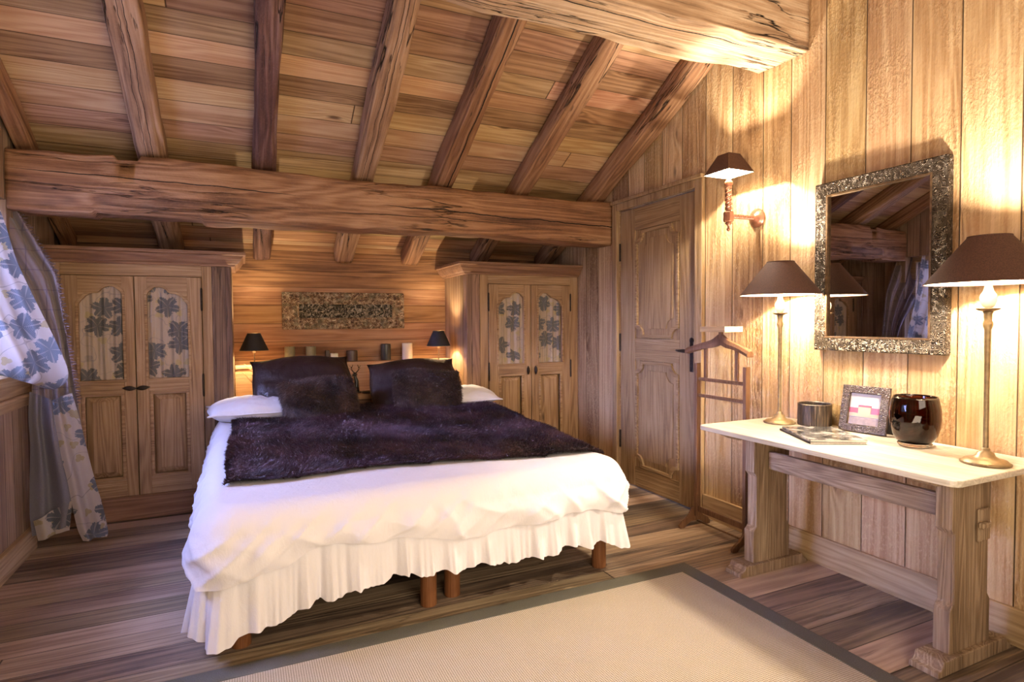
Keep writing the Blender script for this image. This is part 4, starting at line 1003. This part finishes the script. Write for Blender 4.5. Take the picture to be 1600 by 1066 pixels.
# ------------------------------------------------------------------ curtain
t = thing('curtain', 'leaf print curtain with checked lining gathered back at the window on the left', 'curtain', (-1.05, 4.05, .0))
def loft(rows, amp, freq, nu, nv, seed=0, yamp=(1, 1)):
    """rows: list of (left point, right point) from top to bottom; pleats push towards -y"""
    def fn(u, v):
        q = v*(len(rows)-1); i = min(int(q), len(rows)-2); fr = q-i
        def cr(k, side):
            a = rows[max(0, min(len(rows)-1, k))][side]; return Vector(a)
        def sp_(side):
            p0, p1, p2, p3 = cr(i-1, side), cr(i, side), cr(i+1, side), cr(i+2, side)
            return .5*((2*p1)+(-p0+p2)*fr+(2*p0-5*p1+4*p2-p3)*fr*fr+(-p0+3*p1-3*p2+p3)*fr**3)
        p = sp_(0).lerp(sp_(1), u); s = math.sin(u*freq+1.3*nz(v*2, seed))+.5*math.sin(u*freq*1.7+2+seed)
        A = amp*(yamp[0]+(yamp[1]-yamp[0])*v)
        p.y -= A*s; p.x += A*.4*s; return p
    return MB().grid(fn, nu, nv)
def A(x, y, Y): return at(x, y, 'Y', Y)
# checked lining: outer edge sweeps from the rod down to the tie
rows = [(A(-120, 200, 3.9), A(-12, 262, 4.12)), (A(-90, 300, 3.92), A(20, 318, 4.12)), (A(-60, 400, 3.94), A(62, 386, 4.12)), (A(-20, 460, 3.98), A(88, 430, 4.12)),
        (A(30, 520, 4.02), A(100, 500, 4.12)), (A(48, 570, 4.05), A(112, 570, 4.12)), (A(50, 618, 4.06), A(122, 632, 4.12)), (A(50, 660, 4.08), A(132, 690, 4.13)), (A(54, 740, 4.10), A(150, 760, 4.15)), (A(70, 800, 4.12), A(163, 806, 4.16))]
ln_ = loft(rows, .02, 26, 90, 120, 1., (1, .5)).build('checked_lining', M['plaid'], t, smooth=True)
fr_ = MB(); pts = [Vector(r[1])+Vector((.004, -.02, 0)) for r in rows[:7]]; sm = []
for i in range(len(pts)-1):
    for k in range(14): sm.append(pts[i].lerp(pts[i+1], k/14))
for k, p in enumerate(sm): fr_.tube([p, p+Vector((.022+.006*math.sin(k*2.1), -.01, .006*math.cos(k*1.7)))], [.006, .002], 6)
fr_.build('fringe', M['fringe'], t)
# leaf print face: bulging swag in front
rows = [(A(-150, 200, 3.80), A(-40, 255, 3.88)), (A(-130, 300, 3.78), A(0, 330, 3.86)), (A(-120, 380, 3.75), A(26, 408, 3.84)), (A(-110, 440, 3.74), A(55, 470, 3.84)),
        (A(-90, 500, 3.74), A(84, 528, 3.84)), (A(-70, 540, 3.74), A(104, 575, 3.84)), (A(-50, 565, 3.76), A(102, 596, 3.86)), (A(-30, 578, 3.80), A(84, 608, 3.92)), (A(0, 582, 3.86), A(66, 606, 3.98))]
loft(rows, .02, 15, 80, 90, 4.).build('leaf_print_face', M['floralc'], t, smooth=True)
# tail: plain lining left, leaf print right
rows = [(A(46, 612, 4.05), A(84, 626, 4.02)), (A(44, 650, 4.05), A(88, 665, 4.0)), (A(47, 700, 4.05), A(96, 715, 3.98)), (A(46, 750, 4.05), A(108, 765, 3.98)), (A(46, 800, 4.05), A(112, 796, 3.99)), (A(50, 838, 4.05), A(106, 822, 4.0))]
loft(rows, .018, 9, 50, 60, 7.).build('plain_lining', M['lining'], t, smooth=True)
rows = [(A(80, 626, 4.01), A(112, 614, 4.03)), (A(84, 655, 4.0), A(124, 655, 4.03)), (A(92, 700, 3.98), A(136, 705, 4.04)), (A(104, 745, 3.97), A(148, 750, 4.05)), (A(113, 790, 3.98), A(160, 790, 4.06)), (A(121, 826, 4.0), A(168, 828, 4.07)), (A(130, 846, 4.0), A(166, 838, 4.07))]
loft(rows, .014, 8, 50, 60, 9.).build('leaf_print_tail', M['floralc'], t, smooth=True)
rows = [(A(52, 815, 4.0), A(112, 782, 3.99)), (A(56, 830, 4.0), A(110, 810, 3.99)), (A(60, 846, 4.0), A(108, 828, 4.0))]
loft(rows, .01, 8, 40, 12, 3.).build('leaf_print_hem', M['floralc'], t, smooth=True)
